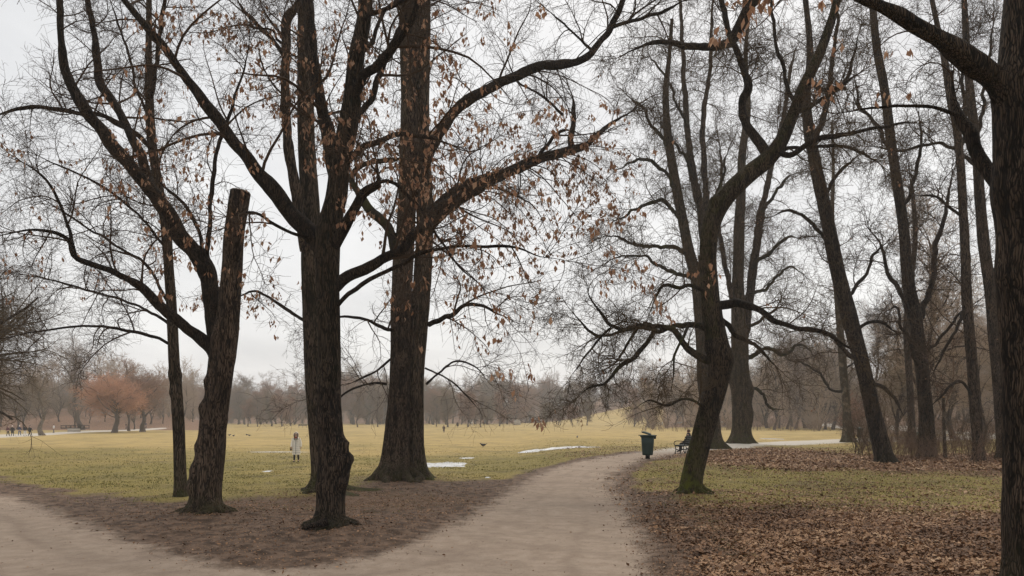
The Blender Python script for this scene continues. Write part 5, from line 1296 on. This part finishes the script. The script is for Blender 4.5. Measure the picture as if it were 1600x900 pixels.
# ------------------------------------------------------------------ benches, bins and other park furniture
DG = plain('dark_green_paint', (0.006, 0.016, 0.016), .45, .25, 8, spec=.4)
TQ = plain('turquoise_paint', (0.035, 0.20, 0.21), .5, .2, 8, spec=.4)
IRON = plain('black_cast_iron', (0.010, 0.010, 0.011), .55, .3, 12, spec=.4)
TEAL = plain('dark_green_plastic', (0.0035, 0.022, 0.018), .55, .2, 6, spec=.45)
STEEL = plain('galvanised_steel', (0.22, 0.23, 0.24), .45, .2, 10, metal=.6)
STONE = plain('pale_stone', (0.42, 0.37, 0.31), .9, .2, 3)
PALE = plain('pale_blue_grey_paint', (0.34, 0.40, 0.40), .6, .15, 5)
DARKW = plain('dark_timber', (0.03, 0.024, 0.02), .8, .3, 6)
def bench(label, loc, rot, paint, L=1.9, group=None):
    """seat faces local -Y"""
    r = empty('park_bench', loc, label, 'bench', group, rz=rot)
    g = Geo()
    for k in range(5): box(g, (0, -.20 + k * .098, .455 - .006 * k), (L, .078, .032))
    g.build('seat', paint, r, smooth=False, rel=False)
    g = Geo()
    for k in range(4):
        box(g, (0, .245 + .032 * k, .56 + .105 * k), (L, .03, .082), np.array([[1, 0, 0], [0, math.cos(-.28), -math.sin(-.28)], [0, math.sin(-.28), math.cos(-.28)]]))
    g.build('backrest', paint, r, smooth=False, rel=False)
    for q in (-1, 0, 1) if L > 1.7 else (-1, 1):
        x = q * (L / 2 - .16); g = Geo()
        for P in ([(x, -.26, -.03), (x, -.22, .10), (x, -.20, .25), (x, -.24, .42)], [(x, .34, -.03), (x, .24, .15), (x, .22, .30), (x, .25, .46), (x, .32, .70), (x, .40, .94)], [(x, -.24, .425), (x, 0, .41), (x, .24, .415)], [(x, -.20, .25), (x, 0, .20), (x, .22, .25)]):
            A, _ = smooth_path(np.array([(*p_, .024) for p_ in P]), 14)
            g.add(*tubes(A[None, :, :3], A[None, :, 3], 8, ref=(1, 0, 0)))
        box(g, (x, -.26, -.005), (.07, .12, .03)); box(g, (x, .34, -.005), (.07, .12, .03))
        g.build('leg', IRON, r, rel=False)
    for q in (-1, 1):
        x = q * (L / 2 - .10); g = Geo()
        A, _ = smooth_path(np.array([(x, -.25, .45, .018), (x, -.27, .58, .018), (x, -.20, .67, .022), (x, .05, .68, .022), (x, .30, .66, .018)]), 18)
        g.add(*tubes(A[None, :, :3], A[None, :, 3], 8, ref=(1, 0, 0))); g.build('armrest', IRON, r, rel=False)
    return r
p = ground_px(1070, 708.5)
BR = R_(-118)
b1 = bench("dark park bench seen end on, half hidden by the leaning mossy trunk", (p[0], p[1], gz(p[0], p[1]) + .02), BR, DG, L=2.3)
b1.scale = (1.1, 1.1, 1.1)
sp = np.array([-.75, .0, .0])
off = rz(BR) @ (sp * 1.1)
person("person in black jacket sitting at the far end of the dark bench", 0, 0, CL['black'], CL['black'], hair='brown', face=BR, sit=True, at_=(p[0] + off[0], p[1] + off[1], gz(p[0], p[1]) + .06), s=1.05)
p = ground_px(1415, 692.5)
bench("turquoise park bench half hidden behind two dark trunks", (p[0] + .5, p[1], gz(p[0] + .5, p[1]) + .02), R_(195), TQ, L=1.8)
p = ground_px(1063, 664)
bench("small pale bench far off at the end of a low fence", (p[0], p[1], gz(p[0], p[1]) + .02), R_(170), PALE, L=1.9)
p = ground_px(473, 668)
bench("long dark bench far off in front of the hazy wood, beside the forked trunk", (p[0], p[1], gz(p[0], p[1]) + .02), R_(5), DARKW, L=2.6)

def big_bin(label, px, py):
    p = ground_px(px, py)
    r = empty('litter_bin', (p[0], p[1], gz(p[0], p[1])), label, 'litter bin', rz=R_(-12))
    K = 40
    g = Geo(); loft(g, [ring((0, 0, -.2), .115, .115, 20, 4), ring((0, 0, .20), .115, .115, 20, 4), ring((0, 0, .24), .13, .13, 20, 4)]); g.build('post', IRON, r, rel=False)
    def rr(z, rx, ry, dz_=0.0):
        v = ring((0, 0, z), rx, ry, K, 5)
        a = np.arange(K) / K * 6.2832
        v[:, :2] *= (1 - .018 * (np.cos(a * 10) > .3))[:, None]
        return v
    g = Geo(); loft(g, [rr(.19, .24, .22), rr(.22, .265, .245), rr(.30, .27, .25), rr(.75, .305, .285), rr(1.13, .33, .31)]); g.build('body', TEAL, r, rel=False)
    g = Geo(); loft(g, [ring((0, 0, 1.10), .34, .32, K, 5), ring((0, 0, 1.13), .375, .35, K, 5), ring((0, 0, 1.20), .385, .36, K, 5), ring((0, 0, 1.215), .36, .34, K, 5)]); g.build('rim', TEAL, r, rel=False)
    g = Geo(); box(g, (.37, 0, 1.10), (.10, .18, .16)); box(g, (.40, 0, 1.18), (.10, .30, .05)); box(g, (-.41, 0, 1.20), (.10, .22, .04)); g.build('handle', TEAL, r, smooth=False, rel=False)
    g = Geo()
    a = R_(14); rot = np.array([[math.cos(a), 0, math.sin(a)], [0, 1, 0], [-math.sin(a), 0, math.cos(a)]])
    rings = [ring((0, 0, 0), .31, .30, K, 4), ring((0, 0, .05), .305, .295, K, 4), ring((0, 0, .095), .24, .23, K, 4), ring((0, 0, .11), .06, .06, K, 4)]
    loft(g, [(v @ rot.T) * [.82, 1, 1] + [-.06, 0, 1.26] for v in rings]); g.build('lid', TEAL, r, rel=False)
    return r
big_bin("dark teal litter bin with tilted lid on a short post beside the gravel path", 1012, 716.5)
def post_bin(label, px, py, s=1.0, paint=TQ):
    p = ground_px(px, py)
    r = empty('litter_bin', (p[0], p[1], gz(p[0], p[1])), label, 'litter bin')
    g = Geo(); g.add(*tubes(np.array([[[0, .26, -.2], [0, .26, .5], [0, .26, 1.15]]]), np.full((1, 3), .04), 10)); g.build('post', IRON, r, rel=False)
    g = Geo(); loft(g, [ring((0, 0, .30), .22, .22, 24), ring((0, 0, .32), .25, .25, 24), ring((0, 0, 1.05), .29, .29, 24), ring((0, 0, 1.08), .31, .31, 24), ring((0, 0, 1.13), .31, .31, 24)]); g.build('body', paint, r, rel=False)
    g = Geo(); loft(g, [ring((0, 0, 1.13), .27, .27, 24), ring((0, .02, 1.20), .25, .24, 24), ring((0, .03, 1.23), .10, .10, 24)]); g.build('lid', paint, r, rel=False)
    r.scale = (s, s, s)
    return r
TQD = plain('dark_turquoise_paint', (0.010, 0.055, 0.058), .5, .2, 8, spec=.4)
post_bin("turquoise litter bin on a post next to the slender yellowish trunk", 1344, 689, 1.05, TQD)
post_bin("far dark litter bin by the path in front of the willows", 124, 674.5, 1.3, DARKW)
post_bin("far dark litter bin alone at the meadow's edge behind the dark bench", 1074, 664.5, 1.0, DARKW)
post_bin("far dark litter bin on the meadow below the drooping twigs of the double trunk", 715, 668, 1.2, DARKW)
# low footbridge at the far path
p = ground_px(101, 675)
r = empty('footbridge', (p[0], p[1] + 4, gz(p[0], p[1] + 4)), "low dark footbridge with a pale stone side beyond the walkers", 'footbridge')
g = Geo(); box(g, (0, 0, .75), (5.0, 2.2, .22)); g.build('deck', DARKW, r, smooth=False, rel=False)
g = Geo(); box(g, (.3, -1.0, .32), (2.6, .3, .72)); g.build('abutment', STONE, r, smooth=False, rel=False)
for q in (-1, 1):
    g = Geo(); box(g, (0, q * 1.05, 1.32), (5.0, .1, .12))
    for k in range(6): box(g, (-2.4 + k * .96, q * 1.05, 1.06), (.1, .1, .42))
    g.build('railing', DARKW, r, smooth=False, rel=False)
# pale stone block
p = ground_px(808, 664)
g = Geo(); loft(g, [ring((0, 0, -.1), 1.35, .7, 20, 5), ring((-.05, 0, .7), 1.30, .65, 20, 5), ring((.1, .0, 1.5), 1.05, .6, 20, 4), ring((.35, 0, 2.0), .55, .4, 20, 3)])
o = g.build('stone_block', STONE); o.location = (p[0], p[1], gz(p[0], p[1])); tag(o, "pale sloping stone block far off at the foot of the mound", 'stone block')
# low fence
p0, p1 = ground_px(1022, 664), ground_px(1050, 664)
r = empty('fence', (p0[0], p0[1], gz(p0[0], p0[1])), "low pale rail fence far off below the wood, left of the small pale bench", 'fence')
Lf = p1[0] - p0[0]; zf = gz(p1[0], p0[1]) - gz(p0[0], p0[1])
for z_ in (.45, .85):
    g = Geo(); g.add(*tubes(np.array([[[0, 0, z_], [Lf / 2, 0, z_ + zf / 2], [Lf, 0, z_ + zf]]]), np.full((1, 3), .06), 6)); g.build('rail', PALE, r, rel=False)
for k in range(6):
    g = Geo(); box(g, (Lf * k / 5, 0, .45 + zf * k / 5), (.14, .14, 1.1)); g.build('post', PALE, r, smooth=False, rel=False)

# ------------------------------------------------------------------ birds
CROW = plain('black_feathers', (0.010, 0.010, 0.013), .5, .3, 20, spec=.4)
BEAK = plain('dark_horn', (0.02, 0.02, 0.022), .4, .1)
def bird(label, px, py, s=1.0, face=0.0, group=None, tilt=0.0):
    p = ground_px(px, py)
    r = empty('bird', (p[0], p[1], gz(p[0], p[1]) + .01), label, 'bird', group, rz=face)
    A = np.array([(-.30, .185 + tilt, .012), (-.22, .18 + tilt * .7, .022), (-.15, .17 + tilt * .3, .045), (-.08, .165, .072), (0, .17, .085), (.08, .185, .078), (.13, .21, .058), (.165, .245, .044), (.20, .262, .042), (.232, .262, .026), (.245, .260, .012)])
    P = np.stack([A[:, 0], A[:, 0] * 0, A[:, 1]], 1); Q, _ = smooth_path(np.concatenate([P, A[:, 2:]], 1), 30)
    g = Geo(); g.add(*tubes(Q[None, :, :3], Q[None, :, 3], 14, ref=(0, 1, 0)))
    b = g.build('body', CROW, r, rel=False)
    for q in (-1, 1):
        g = Geo(); loft(g, [np.stack([np.linspace(.09, -.22, 10)[k] + .0 * np.cos(np.arange(10)), q * (.062 + .018 * np.sin(k / 9 * PI)) + .006 * np.cos(np.arange(10) / 10 * 6.283), .18 + tilt * (k / 9) * .5 + (.05 * np.sin((k + .5) / 10 * PI)) * np.sin(np.arange(10) / 10 * 6.283)], 1) for k in range(10)]); g.build('wing', CROW, r, rel=False)
        g = Geo(); g.add(*tubes(np.array([[[.02, q * .035, .11], [.005, q * .04, .05], [.02, q * .04, .0]]]), np.array([[.014, .008, .007]]), 6))
        for dx_, dy_ in ((.05, 0), (.04, .025), (.04, -.025), (-.03, 0)): g.add(*tubes(np.array([[[.02, q * .04, .004], [.02 + dx_, q * .04 + dy_, .004]]]), np.full((1, 2), .005), 4))
        g.build('leg', BEAK, r, rel=False)
    g = Geo(); g.add(*tubes(np.array([[[.235, 0, .262], [.27, 0, .26], [.30, 0, .248]]]), np.array([[.017, .012, .003]]), 8)); g.build('beak', BEAK, r, rel=False)
    r.scale = (s, s, s)
bird("crow with lifted tail walking on the meadow right of the double trunk", 755, 699, 1.3, R_(200), tilt=.08)
bird("small dark bird on the meadow above the long ice streaks", 902, 685, 1.0, R_(80))
gB = "dark birds feeding on the far meadow behind the old tree"
for k, (px, lab) in enumerate(((1195, "leftmost of the dark birds feeding on the far meadow"), (1211, "second of the dark birds feeding on the far meadow"), (1216, "third of the dark birds, close to the second on the far meadow"), (1221, "fourth of the dark birds, last of the tight trio"), (1234, "fifth dark bird, standing apart on the far meadow"), (1265, "rightmost of the dark birds, by the far pale path"))):
    bird(lab, px, 664.3, 1.5, R_(40 * k), gB)
gC = "two pairs of birds between the sawn off trunk and the woman"
for k, (px, py, lab) in enumerate(((358.5, 681.5, "upper bird of the left pair beyond the sawn off trunk"), (365, 682.5, "lower bird of the left pair beyond the sawn off trunk"), (385.5, 681, "upper bird of the right pair on the meadow before the wood"), (389.5, 682, "lower bird of the right pair on the meadow before the wood"))):
    bird(lab, px, py, 1.1, R_(70 * k), gC)
#@@END
